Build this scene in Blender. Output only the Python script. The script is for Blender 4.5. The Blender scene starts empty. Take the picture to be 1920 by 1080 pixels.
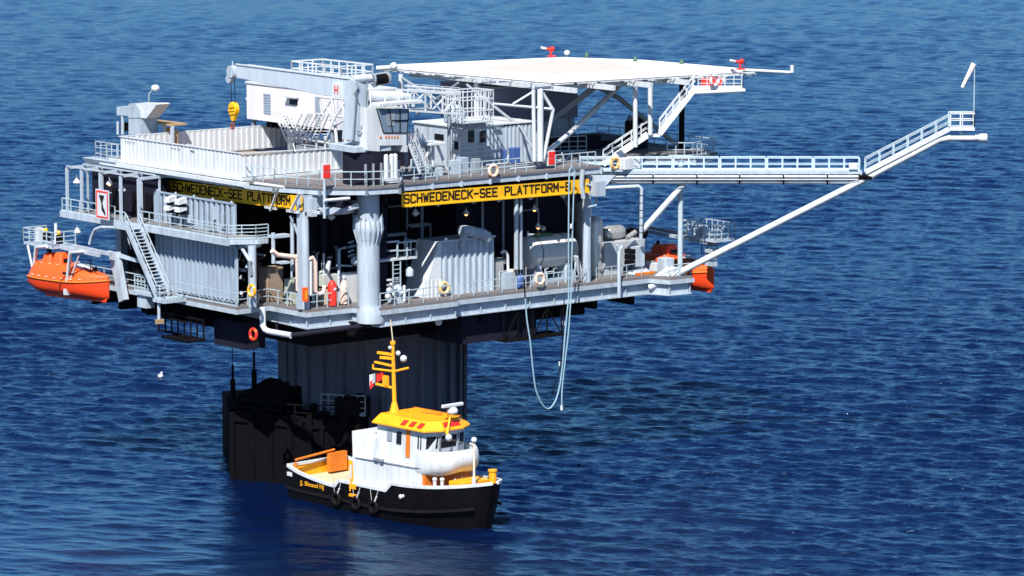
import bpy, math, random
import numpy as np
from mathutils import Vector, Matrix

random.seed(7)
rng = np.random.default_rng(11)
SC = bpy.context.scene
COL = SC.collection
R = math.radians

# ------------------------------------------------------------------ camera
cam = bpy.data.cameras.new("camera")
cam.sensor_width = 36
cam.lens = 36 * 7130 / 1920
cam.clip_start = 1
cam.clip_end = 60000
co = bpy.data.objects.new("camera", cam)
COL.objects.link(co)
co.location = (0, -310, 58.3)
co.rotation_euler = (R(90 - 8.02), 0, 0)
SC.camera = co

# ------------------------------------------------------------------ light
SUN_EL, SUN_AZ = 50, 12          # azimuth: degrees to the left of the camera's back
w = bpy.data.worlds.new("World")
SC.world = w
w.use_nodes = True
nt = w.node_tree
bg = nt.nodes["Background"]
sky = nt.nodes.new("ShaderNodeTexSky")
sky.sky_type = 'NISHITA'
sky.sun_disc = False
sky.sun_elevation = R(SUN_EL)
sky.sun_rotation = R(180 + SUN_AZ)
sky.air_density = 1.0
sky.dust_density = 0.0
sky.ozone_density = 8.0
nt.links.new(sky.outputs[0], bg.inputs[0])
bg.inputs[1].default_value = 0.084
sl = bpy.data.lights.new("sun", 'SUN')
sl.energy = 5.0
sl.angle = R(0.5)
sl.color = (1.0, 0.95, 0.87)
so = bpy.data.objects.new("sun", sl)
COL.objects.link(so)
sd = Vector((-math.sin(R(SUN_AZ)) * math.cos(R(SUN_EL)), -math.cos(R(SUN_AZ)) * math.cos(R(SUN_EL)), math.sin(R(SUN_EL))))
so.rotation_euler = sd.to_track_quat('Z', 'Y').to_euler()
so.location = sd * 100
SC.cycles.diffuse_bounces = 2
SC.cycles.caustics_reflective = False
SC.cycles.caustics_refractive = False
SC.view_settings.view_transform = 'Standard'
SC.view_settings.look = 'None'
SC.view_settings.gamma = 1
SC.view_settings.exposure = 0.6

# ------------------------------------------------------------------ materials
def nmat(name):
    m = bpy.data.materials.new(name)
    m.use_nodes = True
    return m, m.node_tree, m.node_tree.nodes["Principled BSDF"]

def paint(name, c, rough=0.5, wear=0.12, wc=None, scale=0.7, metal=0.0, streak=True, bump=0.0, spec=None):
    """painted steel: broad patches of fading, run-down streaks and speckled wear"""
    m, t, p = nmat(name)
    N, L = t.nodes, t.links
    geo = N.new("ShaderNodeNewGeometry")
    mp = N.new("ShaderNodeMapping")
    mp.inputs['Scale'].default_value = (scale * 2.2, scale * 2.2, scale * (0.35 if streak else 2.2))
    L.new(geo.outputs['Position'], mp.inputs[0])
    n1 = N.new("ShaderNodeTexNoise")
    n1.inputs['Scale'].default_value = 1.0
    n1.inputs['Detail'].default_value = 6
    n1.inputs['Roughness'].default_value = 0.65
    L.new(mp.outputs[0], n1.inputs[0])
    r = N.new("ShaderNodeMapRange")
    r.inputs[1].default_value = 0.42
    r.inputs[2].default_value = 0.75
    L.new(n1.outputs[0], r.inputs[0])
    n2 = N.new("ShaderNodeTexNoise")
    n2.inputs['Scale'].default_value = 5.5
    n2.inputs['Detail'].default_value = 4
    L.new(geo.outputs['Position'], n2.inputs[0])
    r2 = N.new("ShaderNodeMapRange")
    r2.inputs[1].default_value = 0.6
    r2.inputs[2].default_value = 0.72
    L.new(n2.outputs[0], r2.inputs[0])
    ad = N.new("ShaderNodeMath"); ad.operation = 'MULTIPLY_ADD'
    ad.inputs[1].default_value = 0.6
    L.new(r2.outputs[0], ad.inputs[0]); L.new(r.outputs[0], ad.inputs[2])
    mu = N.new("ShaderNodeMath"); mu.operation = 'MULTIPLY'
    mu.use_clamp = True
    mu.inputs[1].default_value = wear * 2.2
    L.new(ad.outputs[0], mu.inputs[0])
    mx = N.new("ShaderNodeMix"); mx.data_type = 'RGBA'
    mx.inputs[6].default_value = (*c, 1)
    wc = wc or (c[0] * 0.5 + 0.03, c[1] * 0.48 + 0.02, c[2] * 0.45 + 0.015)
    mx.inputs[7].default_value = (*wc, 1)
    L.new(mu.outputs[0], mx.inputs[0])
    L.new(mx.outputs[2], p.inputs['Base Color'])
    p.inputs['Roughness'].default_value = rough
    p.inputs['Metallic'].default_value = metal
    p.inputs['Specular IOR Level'].default_value = spec if spec is not None else (0.08 if max(c) < 0.03 else 0.4)
    if bump:
        b = N.new("ShaderNodeBump"); b.inputs['Strength'].default_value = bump
        b.inputs['Distance'].default_value = 0.05
        L.new(n2.outputs[0], b.inputs['Height']); L.new(b.outputs[0], p.inputs['Normal'])
    return m

def glow(name, c, s):
    m, t, p = nmat(name)
    p.inputs['Base Color'].default_value = (*c, 1)
    p.inputs['Emission Color'].default_value = (*c, 1)
    p.inputs['Emission Strength'].default_value = s
    return m

WHITE = paint("white_paint", (0.62, 0.665, 0.71), 0.45, 0.26, (0.36, 0.36, 0.36))
BLUEW = paint("pale_blue_grey_paint", (0.43, 0.51, 0.60), 0.5, 0.34, (0.24, 0.27, 0.31))
BLUEG = paint("blue_grey_paint", (0.32, 0.40, 0.50), 0.5, 0.26, (0.17, 0.19, 0.23))
GREY = paint("grey_paint", (0.26, 0.30, 0.35), 0.55, 0.28)
RAILM = paint("railing_paint", (0.42, 0.53, 0.60), 0.5, 0.2)
DARK = paint("dark_navy_and_shade", (0.012, 0.013, 0.026), 0.7, 0.15)  # dark parts; shade inside the decks is put into this colour
BLACKISH = paint("near_black_steel", (0.005, 0.005, 0.007), 0.8, 0.1, (0.012, 0.010, 0.010))  # near-black for fittings, underdeck parts and the inner blocks
DECK = paint("deck_coating", (0.16, 0.16, 0.175), 0.8, 0.3, (0.20, 0.13, 0.08), 0.5, streak=False)
RUSTY = paint("rusty_deck_plate", (0.30, 0.24, 0.19), 0.8, 0.35, (0.22, 0.10, 0.05), 0.8, streak=False)
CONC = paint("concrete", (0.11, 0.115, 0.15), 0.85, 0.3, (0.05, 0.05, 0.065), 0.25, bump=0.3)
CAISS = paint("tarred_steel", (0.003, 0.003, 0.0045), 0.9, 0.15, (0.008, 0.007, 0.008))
YEL = paint("yellow_paint", (0.88, 0.48, 0.010), 0.5, 0.25, (0.62, 0.30, 0.01), 0.9)
YEL2 = paint("boat_yellow_paint", (0.92, 0.42, 0.015), 0.4, 0.22, (0.80, 0.24, 0.01), 0.9)
ORA = paint("lifeboat_orange", (0.92, 0.115, 0.018), 0.4, 0.25, (0.62, 0.09, 0.02))
ORAH = paint("lifeboat_hull_red", (0.80, 0.060, 0.010), 0.4, 0.25, (0.50, 0.05, 0.015))
ORA2 = paint("orange_brown_paint", (0.72, 0.20, 0.02), 0.5, 0.2, (0.45, 0.10, 0.01))
RED = paint("red_paint", (0.78, 0.03, 0.02), 0.45, 0.08)
BLACK = paint("black_hull_paint", (0.0035, 0.003, 0.004), 0.5, 0.15, (0.012, 0.009, 0.010))
INK = paint("black_lettering", (0.012, 0.012, 0.012), 0.6, 0.05)
HELI = paint("helideck_white", (0.80, 0.77, 0.75), 0.6, 0.10, (0.70, 0.62, 0.58), 0.5, streak=False)
PAD = paint("landing_net_tan", (0.58, 0.51, 0.46), 0.9, 0.3, (0.44, 0.37, 0.32), 1.5, streak=False)
STEEL = paint("bare_steel", (0.50, 0.50, 0.50), 0.38, 0.25, (0.28, 0.25, 0.22), 1.2, metal=0.5)
HOSE = paint("pale_hose_rubber", (0.28, 0.43, 0.54), 0.5, 0.15)
RINGB = paint("lifebuoy_faded_band", (0.78, 0.42, 0.26), 0.6, 0.2)
JIBP = paint("crane_paint", (0.50, 0.58, 0.68), 0.5, 0.28, (0.36, 0.40, 0.46))
PINKW = paint("lifebuoy_cream", (0.82, 0.66, 0.52), 0.6, 0.1)
BUOYY = paint("lifebuoy_yellow", (0.75, 0.52, 0.20), 0.6, 0.15)
CREAM = paint("cream_deck_paint", (0.62, 0.55, 0.38), 0.6, 0.2)
GREEN = paint("green_paint", (0.06, 0.14, 0.09), 0.5, 0.2)
BLUE = paint("blue_plastic", (0.05, 0.10, 0.32), 0.5, 0.1)
TAN = paint("timber_and_rope", (0.42, 0.28, 0.14), 0.8, 0.3)
RUB = paint("tyre_rubber", (0.006, 0.006, 0.007), 0.7, 0.1)
LAMP = glow("orange_lamp_glow", (1.0, 0.42, 0.12), 3.0)
m_, t_, GLASS = nmat("tinted_glass")
GLASS.inputs['Base Color'].default_value = (0.16, 0.22, 0.30, 1)
GLASS.inputs['Roughness'].default_value = 0.06
GLASS = m_
m_, t_, p_ = nmat("dark_window_glass")
p_.inputs['Base Color'].default_value = (0.012, 0.012, 0.015, 1)
p_.inputs['Roughness'].default_value = 0.08
DGLASS = m_

# ------------------------------------------------------------------ platform frame
ANG = R(39)
O = Vector((-16.03, -18.74, 0))
UX = Vector((math.cos(ANG), math.sin(ANG), 0))
VX = Vector((-math.sin(ANG), math.cos(ANG), 0))
CP = Vector((0, -310, 58.3)); PT = R(8.02); FP = 7130.0

def W(u, v, z): return O + UX * u + VX * v + Vector((0, 0, z))
def L_(P):
    d = P - O
    return (d.dot(UX), d.dot(VX), P.z)
def _ray(x, y): return Vector((x - 960, FP * math.cos(PT) + (540 - y) * math.sin(PT), -FP * math.sin(PT) + (540 - y) * math.cos(PT)))
# survey helpers: where a sight line meets a level, or a wall of the platform
def PZ(x, y, z):
    r = _ray(x, y); return L_(CP + r * ((z - CP.z) / r.z))
def PV(x, y, v):
    r = _ray(x, y); return L_(CP + r * ((v - (CP - O).dot(VX)) / r.dot(VX)))
def PU(x, y, u):
    r = _ray(x, y); return L_(CP + r * ((u - (CP - O).dot(UX)) / r.dot(UX)))

def wrap(o, label, cat, group=None, kind=None):
    if label: o["label"] = label
    if cat: o["category"] = cat
    if group: o["group"] = group
    if kind: o["kind"] = kind
    return o

class T:
    """a thing: an Empty at its base; children are given in platform coordinates (or its own, when own=True)"""
    def __init__(s, name, label, cat, loc, group=None, own=False, rot=None, world=False):
        s.e = bpy.data.objects.new(name, None)
        s.e.empty_display_size = 0.3
        COL.objects.link(s.e)
        s.own = own
        s.org = Vector((0, 0, 0)) if own else Vector(loc)
        s.e.location = Vector(loc) if world else W(*loc)
        s.e.rotation_euler = (0, 0, ANG if rot is None else rot)
        wrap(s.e, label, cat, group)

class MB:
    def __init__(s, *mats):
        s.v = []; s.f = []; s.mi = []; s.sm = []; s.mats = mats or (WHITE,); s.m = 0
    def add(s, vs, fs, smooth=False):
        b = len(s.v)
        s.v += [Vector(q) for q in vs]
        for q in fs:
            s.f.append([b + i for i in q]); s.mi.append(s.m); s.sm.append(smooth)
    def box(s, x0, x1, y0, y1, z0, z1):
        if x0 > x1: x0, x1 = x1, x0
        if y0 > y1: y0, y1 = y1, y0
        if z0 > z1: z0, z1 = z1, z0
        s.add([(x0, y0, z0), (x1, y0, z0), (x1, y1, z0), (x0, y1, z0), (x0, y0, z1), (x1, y0, z1), (x1, y1, z1), (x0, y1, z1)],
              [(0, 3, 2, 1), (4, 5, 6, 7), (0, 1, 5, 4), (1, 2, 6, 5), (2, 3, 7, 6), (3, 0, 4, 7)])
        return s
    def hexa(s, bot, top):
        """bot and top: equal-length rings, counter-clockwise from above"""
        n = len(bot)
        s.add(list(bot) + list(top), [tuple(range(n))[::-1], tuple(range(n, 2 * n))] + [(i, (i + 1) % n, n + (i + 1) % n, n + i) for i in range(n)])
        return s
    def prism(s, poly, z0, z1):
        n = len(poly)
        a = sum(poly[i][0] * poly[(i + 1) % n][1] - poly[(i + 1) % n][0] * poly[i][1] for i in range(n))
        if a < 0: poly = poly[::-1]
        return s.hexa([(p[0], p[1], z0) for p in poly], [(p[0], p[1], z1) for p in poly])
    def beam(s, a, b, w=0.2, h=None, up=(0, 0, 1)):
        a, b = Vector(a), Vector(b); h = h or w
        d = (b - a)
        if d.length < 1e-6: return s
        d.normalize(); up = Vector(up)
        if abs(d.dot(up)) > 0.98: up = Vector((1, 0, 0))
        x = d.cross(up).normalized(); y = x.cross(d).normalized()
        r = [x * (-w / 2) + y * (-h / 2), x * (w / 2) + y * (-h / 2), x * (w / 2) + y * (h / 2), x * (-w / 2) + y * (h / 2)]
        s.add([a + q for q in r] + [b + q for q in r], [(0, 1, 2, 3), (7, 6, 5, 4), (0, 4, 5, 1), (1, 5, 6, 2), (2, 6, 7, 3), (3, 7, 4, 0)])
        return s
    def tube(s, pts, r=0.1, n=8, cap=True, r2=None):
        pts = [Vector(p) for p in pts]
        rings = []; k = len(pts)
        up = Vector((0, 0, 1))
        for i, p in enumerate(pts):
            d = (pts[min(i + 1, k - 1)] - pts[max(i - 1, 0)]).normalized()
            if i == 0:
                if abs(d.dot(up)) > 0.95: up = Vector((1, 0, 0))
                x = d.cross(up).normalized()
            else:
                x = (x - d * x.dot(d)).normalized()
            y = d.cross(x)
            rr = r if r2 is None else r + (r2 - r) * i / (k - 1)
            rings.append([p + (x * math.cos(2 * math.pi * j / n) + y * math.sin(2 * math.pi * j / n)) * rr for j in range(n)])
        vs = [q for g in rings for q in g]
        fs = [(i * n + j, i * n + (j + 1) % n, (i + 1) * n + (j + 1) % n, (i + 1) * n + j) for i in range(k - 1) for j in range(n)]
        s.add(vs, fs, True)
        if cap:
            s.add(rings[0], [tuple(range(n))[::-1]]); s.add(rings[-1], [tuple(range(n))])
        return s
    def lathe(s, c, prof, n=16, axis='z', caps=True):
        c = Vector(c); vs = []
        for (r, h) in prof:
            for j in range(n):
                a = 2 * math.pi * j / n; x, y = r * math.cos(a), r * math.sin(a)
                vs.append(c + (Vector((x, y, h)) if axis == 'z' else Vector((h, x, y)) if axis == 'x' else Vector((y, h, x))))
        k = len(prof)
        s.add(vs, [(i * n + j, i * n + (j + 1) % n, (i + 1) * n + (j + 1) % n, (i + 1) * n + j) for i in range(k - 1) for j in range(n)], True)
        if caps:
            s.add(vs[:n], [tuple(range(n))[::-1]]); s.add(vs[-n:], [tuple(range(n))])
        return s
    def torus(s, c, R0, r0, nx, n=20, m=8, bands=False):
        c = Vector(c); nx = Vector(nx).normalized()
        a = nx.cross(Vector((0, 0, 1)))
        a = Vector((1, 0, 0)) if a.length < 0.01 else a.normalized()
        b = nx.cross(a)
        base = s.m
        vs = []
        for i in range(n):
            t = 2 * math.pi * i / n
            d = a * math.cos(t) + b * math.sin(t)
            for j in range(m):
                q = 2 * math.pi * j / m
                vs.append(c + d * (R0 + r0 * math.cos(q)) + nx * (r0 * math.sin(q)))
        for i in range(n):
            s.m = 1 if (bands and i % 5 == 2) else base
            o = len(s.v)
            s.add([vs[i * m + j] for j in range(m)] + [vs[((i + 1) % n) * m + j] for j in range(m)],
                  [(j, (j + 1) % m, m + (j + 1) % m, m + j) for j in range(m)], True)
        s.m = base
        return s
    def ball(s, c, r, n=12, sq=(1, 1, 1)):
        c = Vector(c); vs = []; k = n // 2
        for i in range(k + 1):
            a = math.pi * i / k
            for j in range(n):
                b = 2 * math.pi * j / n
                vs.append(c + Vector((r * sq[0] * math.sin(a) * math.cos(b), r * sq[1] * math.sin(a) * math.sin(b), r * sq[2] * math.cos(a))))
        s.add(vs, [(i * n + j, (i + 1) * n + j, (i + 1) * n + (j + 1) % n, i * n + (j + 1) % n) for i in range(k) for j in range(n)], True)
        return s
    def rail(s, pts, h=1.1, step=1.5, r=0.032, mids=1, kick=True, posts=True):
        pts = [Vector(p) for p in pts]
        for a, b in zip(pts, pts[1:]):
            d = b - a; n = max(1, round(d.length / step))
            for q in range(1, mids + 2):
                hh = h * q / (mids + 1)
                s.beam(a + Vector((0, 0, hh)), b + Vector((0, 0, hh)), r * (2.2 if q == mids + 1 else 1.7))
            if kick: s.beam(a + Vector((0, 0, 0.08)), b + Vector((0, 0, 0.08)), 0.02, 0.14)
            if posts:
                for i in range(n + 1):
                    p = a + d * (i / n)
                    s.beam(p, p + Vector((0, 0, h - r * 1.2)), r * 2.0)
        return s
    def corr(s, a, b, z0, z1, pitch=0.55, dep=0.12, flip=1):
        """corrugated sheet along a-b (xy) with trapezoid ribs, normal to the right of a->b when flip=1"""
        a, b = Vector((a[0], a[1], 0)), Vector((b[0], b[1], 0))
        d = b - a; ln = d.length; d.normalize(); nrm = Vector((d.y, -d.x, 0)) * flip
        n = max(1, round(ln / pitch)); p = ln / n; prof = []
        for i in range(n):
            for t, o in ((0, 0), (0.42, 0), (0.55, dep), (0.87, dep)):
                prof.append(a + d * (p * (i + t)) + nrm * o)
        prof.append(b)
        k = len(prof)
        s.add([(q.x, q.y, z0) for q in prof] + [(q.x, q.y, z1) for q in prof], [(i, i + 1, k + i + 1, k + i) for i in range(k - 1)])
        return s
    def truss(s, a, b, h, w=0.18, n=5, up=(0, 0, 1), zig=True, x=False):
        a, b, up = Vector(a), Vector(b), Vector(up) * h
        s.beam(a, b, w); s.beam(a + up, b + up, w)
        for i in range(n + 1):
            p = a + (b - a) * (i / n)
            s.beam(p, p + up, w * 0.75)
            if i < n:
                q = a + (b - a) * ((i + 1) / n)
                if zig: s.beam(p + (up if i % 2 else up * 0), q + (up * 0 if i % 2 else up), w * 0.7)
                if x: s.beam(p + (up * 0 if i % 2 else up), q + (up if i % 2 else up * 0), w * 0.7)
        return s
    def build(s, name, parent, label=None, cat=None, group=None, kind=None, loc=None, bevel=0):
        # parent: None, a T, or the object of a part (for sub-parts)
        if isinstance(parent, bpy.types.Object): porg, pobj = ORG[parent.name], parent
        elif parent is not None: porg, pobj = parent.org, parent.e
        org = porg if parent is not None else (Vector(loc) if loc is not None else Vector((0, 0, 0)))
        me = bpy.data.meshes.new(name)
        me.from_pydata([tuple(q - org) for q in s.v], [], s.f)
        for m in s.mats: me.materials.append(m)
        me.polygons.foreach_set("material_index", s.mi)
        me.polygons.foreach_set("use_smooth", s.sm)
        me.update()
        o = bpy.data.objects.new(name, me)
        COL.objects.link(o)
        if bevel:
            bv = o.modifiers.new("bevel", 'BEVEL'); bv.width = bevel; bv.segments = 1; bv.limit_method = 'ANGLE'
        if parent is not None: o.parent = pobj
        elif loc is not None:
            o.location = W(*loc); o.rotation_euler = (0, 0, ANG)
        if parent is None: wrap(o, label, cat, group, kind)
        elif label: o["label"] = label
        ORG[o.name] = org
        return o

ORG = {}      # origin of every part, in the frame its vertices were given in

def text_mesh(txt, size, depth=0.02, xs=1.0):
    c = bpy.data.curves.new("lettering", 'FONT')
    c.body = txt; c.size = size; c.extrude = depth; c.align_x = 'LEFT'
    c.offset = size * 0.012
    o = bpy.data.objects.new("lettering", c)
    COL.objects.link(o)
    bpy.context.view_layer.update()
    me = bpy.data.meshes.new_from_object(o)
    vs = [v.co.copy() for v in me.vertices]; fs = [tuple(p.vertices) for p in me.polygons]
    bpy.data.objects.remove(o); bpy.data.curves.remove(c); bpy.data.meshes.remove(me)
    return vs, fs

def lettering(mb, txt, origin, dx, dz, width, height, depth=0.02):
    """flat raised letters filling width x height; dx is the reading direction, dz the up direction"""
    vs, fs = text_mesh(txt, 1.0, 0.0)
    xs = [v.x for v in vs]; ys = [v.y for v in vs]
    x0, x1, y0, y1 = min(xs), max(xs), min(ys), max(ys)
    dx, dz = Vector(dx).normalized(), Vector(dz).normalized()
    nn = dx.cross(dz)
    pts = [Vector(origin) + dx * ((v.x - x0) / (x1 - x0) * width) + dz * ((v.y - y0) / (y1 - y0) * height) + nn * depth for v in vs]
    mb.add(pts, fs)

STROKES = {   # sign painter's block letters on a 4 x 7 grid
 'S': [(4,6.2,3.3,7),(3.3,7,.7,7),(.7,7,0,6.2),(0,6.2,0,4.3),(0,4.3,.6,3.6),(.6,3.6,3.4,3.4),(3.4,3.4,4,2.7),(4,2.7,4,.8),(4,.8,3.3,0),(3.3,0,.7,0),(.7,0,0,.8)],
 'C': [(4,6,3.3,7),(3.3,7,.7,7),(.7,7,0,6.2),(0,6.2,0,.8),(0,.8,.7,0),(.7,0,3.3,0),(3.3,0,4,1)],
 'H': [(0,0,0,7),(4,0,4,7),(0,3.5,4,3.5)], 'W': [(0,7,.9,0),(.9,0,2,5),(2,5,3.1,0),(3.1,0,4,7)],
 'E': [(0,0,0,7),(0,7,4,7),(0,3.6,3.2,3.6),(0,0,4,0)], 'D': [(0,0,0,7),(0,7,2.8,7),(2.8,7,4,5.8),(4,5.8,4,1.2),(4,1.2,2.8,0),(2.8,0,0,0)],
 'N': [(0,0,0,7),(0,7,4,0),(4,0,4,7)], 'K': [(0,0,0,7),(0,3,4,7),(1.2,4,4,0)], 'P': [(0,0,0,7),(0,7,3.3,7),(3.3,7,4,6.2),(4,6.2,4,4.2),(4,4.2,3.3,3.4),(3.3,3.4,0,3.4)],
 'L': [(0,0,0,7),(0,0,4,0)], 'A': [(0,0,2,7),(2,7,4,0),(.8,2.4,3.2,2.4)], 'T': [(0,7,4,7),(2,7,2,0)], 'F': [(0,0,0,7),(0,7,4,7),(0,3.6,3.2,3.6)],
 'O': [(.7,7,3.3,7),(3.3,7,4,6.2),(4,6.2,4,.8),(4,.8,3.3,0),(3.3,0,.7,0),(.7,0,0,.8),(0,.8,0,6.2),(0,6.2,.7,7)],
 'R': [(0,0,0,7),(0,7,3.3,7),(3.3,7,4,6.2),(4,6.2,4,4.2),(4,4.2,3.3,3.4),(3.3,3.4,0,3.4),(2,3.4,4,0)], 'M': [(0,0,0,7),(0,7,2,2.5),(2,2.5,4,7),(4,7,4,0)],
 'B': [(0,0,0,7),(0,7,3.2,7),(3.2,7,3.9,6.3),(3.9,6.3,3.9,4.3),(3.9,4.3,3.2,3.6),(0,3.6,3.2,3.6),(3.2,3.6,4,2.8),(4,2.8,4,.8),(4,.8,3.2,0),(3.2,0,0,0)],
 '-': [(.3,3.5,3.7,3.5)], ' ': []}
def block_letters(mb, txt, origin, dx, dz, width, height, th=0.12):
    dx, dz = Vector(dx).normalized(), Vector(dz).normalized(); nn = dx.cross(dz)
    adv = width / (len(txt) - 0.3); sx, sz = adv * 0.7 / 4, height / 7
    for i, ch in enumerate(txt):
        for x0, y0, x1, y1 in STROKES[ch]:
            a = Vector(origin) + dx * (i * adv + x0 * sx) + dz * (y0 * sz) + nn * 0.045
            b = Vector(origin) + dx * (i * adv + x1 * sx) + dz * (y1 * sz) + nn * 0.045
            e = (b - a).normalized() * th * 0.4
            mb.beam(a - e, b + e, 0.02 + 0.0015 * (len(mb.v) % 7), th, up=nn.cross((b - a).normalized()))

def dup(root, loc=None, rot=None, label=None, group=None):
    def cp(o, parent):
        c = o.copy(); COL.objects.link(c)
        if parent is not None: c.parent = parent
        for ch in kids.get(o.name, []): cp(ch, c)
        return c
    kids = {}
    for x in root.children_recursive: kids.setdefault(x.parent.name, []).append(x)
    c = cp(root, None)
    if loc is not None: c.location = loc
    if rot is not None: c.rotation_euler = rot
    if label: c["label"] = label
    if group: c["group"] = group
    return c
# ------------------------------------------------------------------ sea
def sea():
    m, t, p = nmat("sea_water")
    N, Lk = t.nodes, t.links
    geo = N.new("ShaderNodeNewGeometry")
    prev = None
    chop = N.new('ShaderNodeAttribute'); chop.attribute_name = 'chop'
    for sc, st, dist, sx in ((4.5, 0.9, 0.07, 0.7), (1.8, 0.95, 0.18, 0.4)):
        mp = N.new("ShaderNodeMapping")
        mp.inputs['Rotation'].default_value = (0, 0, R(-8))
        mp.inputs['Scale'].default_value = (sc * sx, sc, sc)
        Lk.new(geo.outputs['Position'], mp.inputs[0])
        n = N.new("ShaderNodeTexNoise"); n.inputs['Scale'].default_value = 1.0
        n.inputs['Detail'].default_value = 4; n.inputs['Roughness'].default_value = 0.6
        n.inputs['Distortion'].default_value = 0.5
        Lk.new(mp.outputs[0], n.inputs[0])
        b = N.new("ShaderNodeBump"); b.inputs['Strength'].default_value = st; b.inputs['Distance'].default_value = dist
        Lk.new(n.outputs[0], b.inputs['Height'])
        sm = N.new('ShaderNodeMath'); sm.operation = 'MULTIPLY'; sm.inputs[1].default_value = st; Lk.new(chop.outputs['Fac'], sm.inputs[0]); Lk.new(sm.outputs[0], b.inputs['Strength'])
        if prev: Lk.new(prev.outputs[0], b.inputs['Normal'])
        prev = b
    N.remove(p)
    out = N["Material Output"]
    df = N.new("ShaderNodeBsdfDiffuse"); df.inputs[0].default_value = (0.0007, 0.0052, 0.034, 1)
    gl = N.new("ShaderNodeBsdfGlossy"); gl.inputs['Color'].default_value = (0.50, 0.80, 1.0, 1); gl.inputs['Roughness'].default_value = 0.15
    fr = N.new("ShaderNodeFresnel"); fr.inputs['IOR'].default_value = 1.75
    mx = N.new("ShaderNodeMixShader")
    for q in (df, gl, fr): Lk.new(prev.outputs[0], q.inputs['Normal'])
    Lk.new(fr.outputs[0], mx.inputs[0]); Lk.new(df.outputs[0], mx.inputs[1]); Lk.new(gl.outputs[0], mx.inputs[2])
    Lk.new(mx.outputs[0], out.inputs[0])
    # fan-shaped sheet: fine where the photograph looks, coarse out to the horizon
    d = [40, 90, 140, 180, 210, 230]
    x = 240.0
    while x < 1000:
        d.append(x); x += 0.13 * (x / 250.0) ** 2
    d += [1050, 1150, 1300, 1600, 2200, 3500, 6000, 12000, 30000]
    d = np.array(d)
    th = np.concatenate([np.radians([-75, -60, -45, -32, -22, -15, -12, -10.5]), np.radians(np.linspace(-9.3, 9.3, 760)), np.radians([10.5, 12, 15, 22, 32, 45, 60, 75])])
    D, TH = np.meshgrid(d, np.tan(th), indexing='ij')
    X = D * TH; Y = D - 310.0
    rowsp = np.gradient(d)[:, None]; colsp = np.abs(np.gradient(np.tan(th)))[None, :] * D
    Z = np.zeros_like(X); DX = np.zeros_like(X); DY = np.zeros_like(X)
    r = np.random.default_rng(5)
    nw = 110
    mask = np.exp(-(((X + 30) / 38) ** 2 + ((Y + 46) / 38) ** 2) ** 1.5)      # calmer water in the lee of the platform
    mask = np.clip(mask + 0.25 * mask * np.sin(X * 0.19 + Y * 0.11) * np.sin(Y * 0.23 - X * 0.07), 0, 1)
    lam = np.exp(r.uniform(np.log(0.6), np.log(7.5), nw))
    ang = np.radians(-107 + np.clip(r.normal(0, 21, nw), -70, 70))
    ph = r.uniform(0, 2 * np.pi, nw)
    for l, a, q in zip(lam, ang, ph):
        k = 2 * np.pi / l
        kx, ky = k * math.cos(a), k * math.sin(a)
        slope = 0.037 * (1.0 if l < 1.6 else (1.6 / l) ** 0.75)
        ns = np.maximum(rowsp * abs(ky), colsp * abs(kx)) / np.pi      # 1 = Nyquist
        att = np.clip((1.0 - ns) / 0.5, 0, 1)
        A = slope / k * att * (1 - mask * (0.75 if l < 2.2 else 0.5 if l < 3.5 else 0.2))
        f = kx * X + ky * Y + q
        Z += A * np.cos(f)
        DX -= 0.6 * A * math.cos(a) * np.sin(f); DY -= 0.6 * A * math.sin(a) * np.sin(f)
    # gusts: broad patches where the chop is a little rougher or smoother
    g = 1 + 0.22 * np.sin(X * 0.021 + 0.013 * Y + 1.3) * np.sin(Y * 0.017 - X * 0.006 + 0.4) + 0.15 * np.sin(X * 0.05 - Y * 0.031)
    # sheltered water close under the platform and along the left of the boat
    X2 = X + DX * g; Y2 = Y + DY * g; Z2 = Z * g
    nr, nc = X.shape
    co_ = np.stack([X2, Y2, Z2], -1).reshape(-1, 3).astype(np.float32)
    i = np.arange(nr - 1)[:, None] * nc + np.arange(nc - 1)[None, :]
    q = np.stack([i, i + 1, i + nc + 1, i + nc], -1).reshape(-1, 4).astype(np.int32)
    me = bpy.data.meshes.new("sea")
    me.vertices.add(len(co_)); me.vertices.foreach_set("co", co_.ravel())
    me.loops.add(q.size); me.loops.foreach_set("vertex_index", q.ravel())
    me.polygons.add(len(q)); me.polygons.foreach_set("loop_start", np.arange(0, q.size, 4, dtype=np.int32))
    me.polygons.foreach_set("use_smooth", np.ones(len(q), dtype=bool))
    me.update(calc_edges=True)
    at = me.attributes.new('chop', 'FLOAT', 'POINT'); at.data.foreach_set('value', (1 - 0.72 * mask).astype(np.float32).ravel())
    me.materials.append(m)
    o = bpy.data.objects.new("sea", me); COL.objects.link(o)
    wrap(o, "deep blue choppy sea water around the platform", "sea", None, "structure")
sea()

# ------------------------------------------------------------------ the platform
PL = T("offshore_platform", "pale blue grey offshore platform with two decks on a dark concrete column", "oil platform", (16, 12, 0))
NQ = PZ(505, 568, 15.6)
LD = [(-3.6, 28), (-3.4, 4.3), (NQ[0], NQ[1]), (-0.1, -0.3), (4.2, -0.5), (5.0, -3.0), (12.7, -2.9), (13.1, -2.4), (33.2, -2.4), (33.9, -4.2), (36.2, -4.4), (36.5, 2.0), (34.8, 5), (35, 28)]

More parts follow.
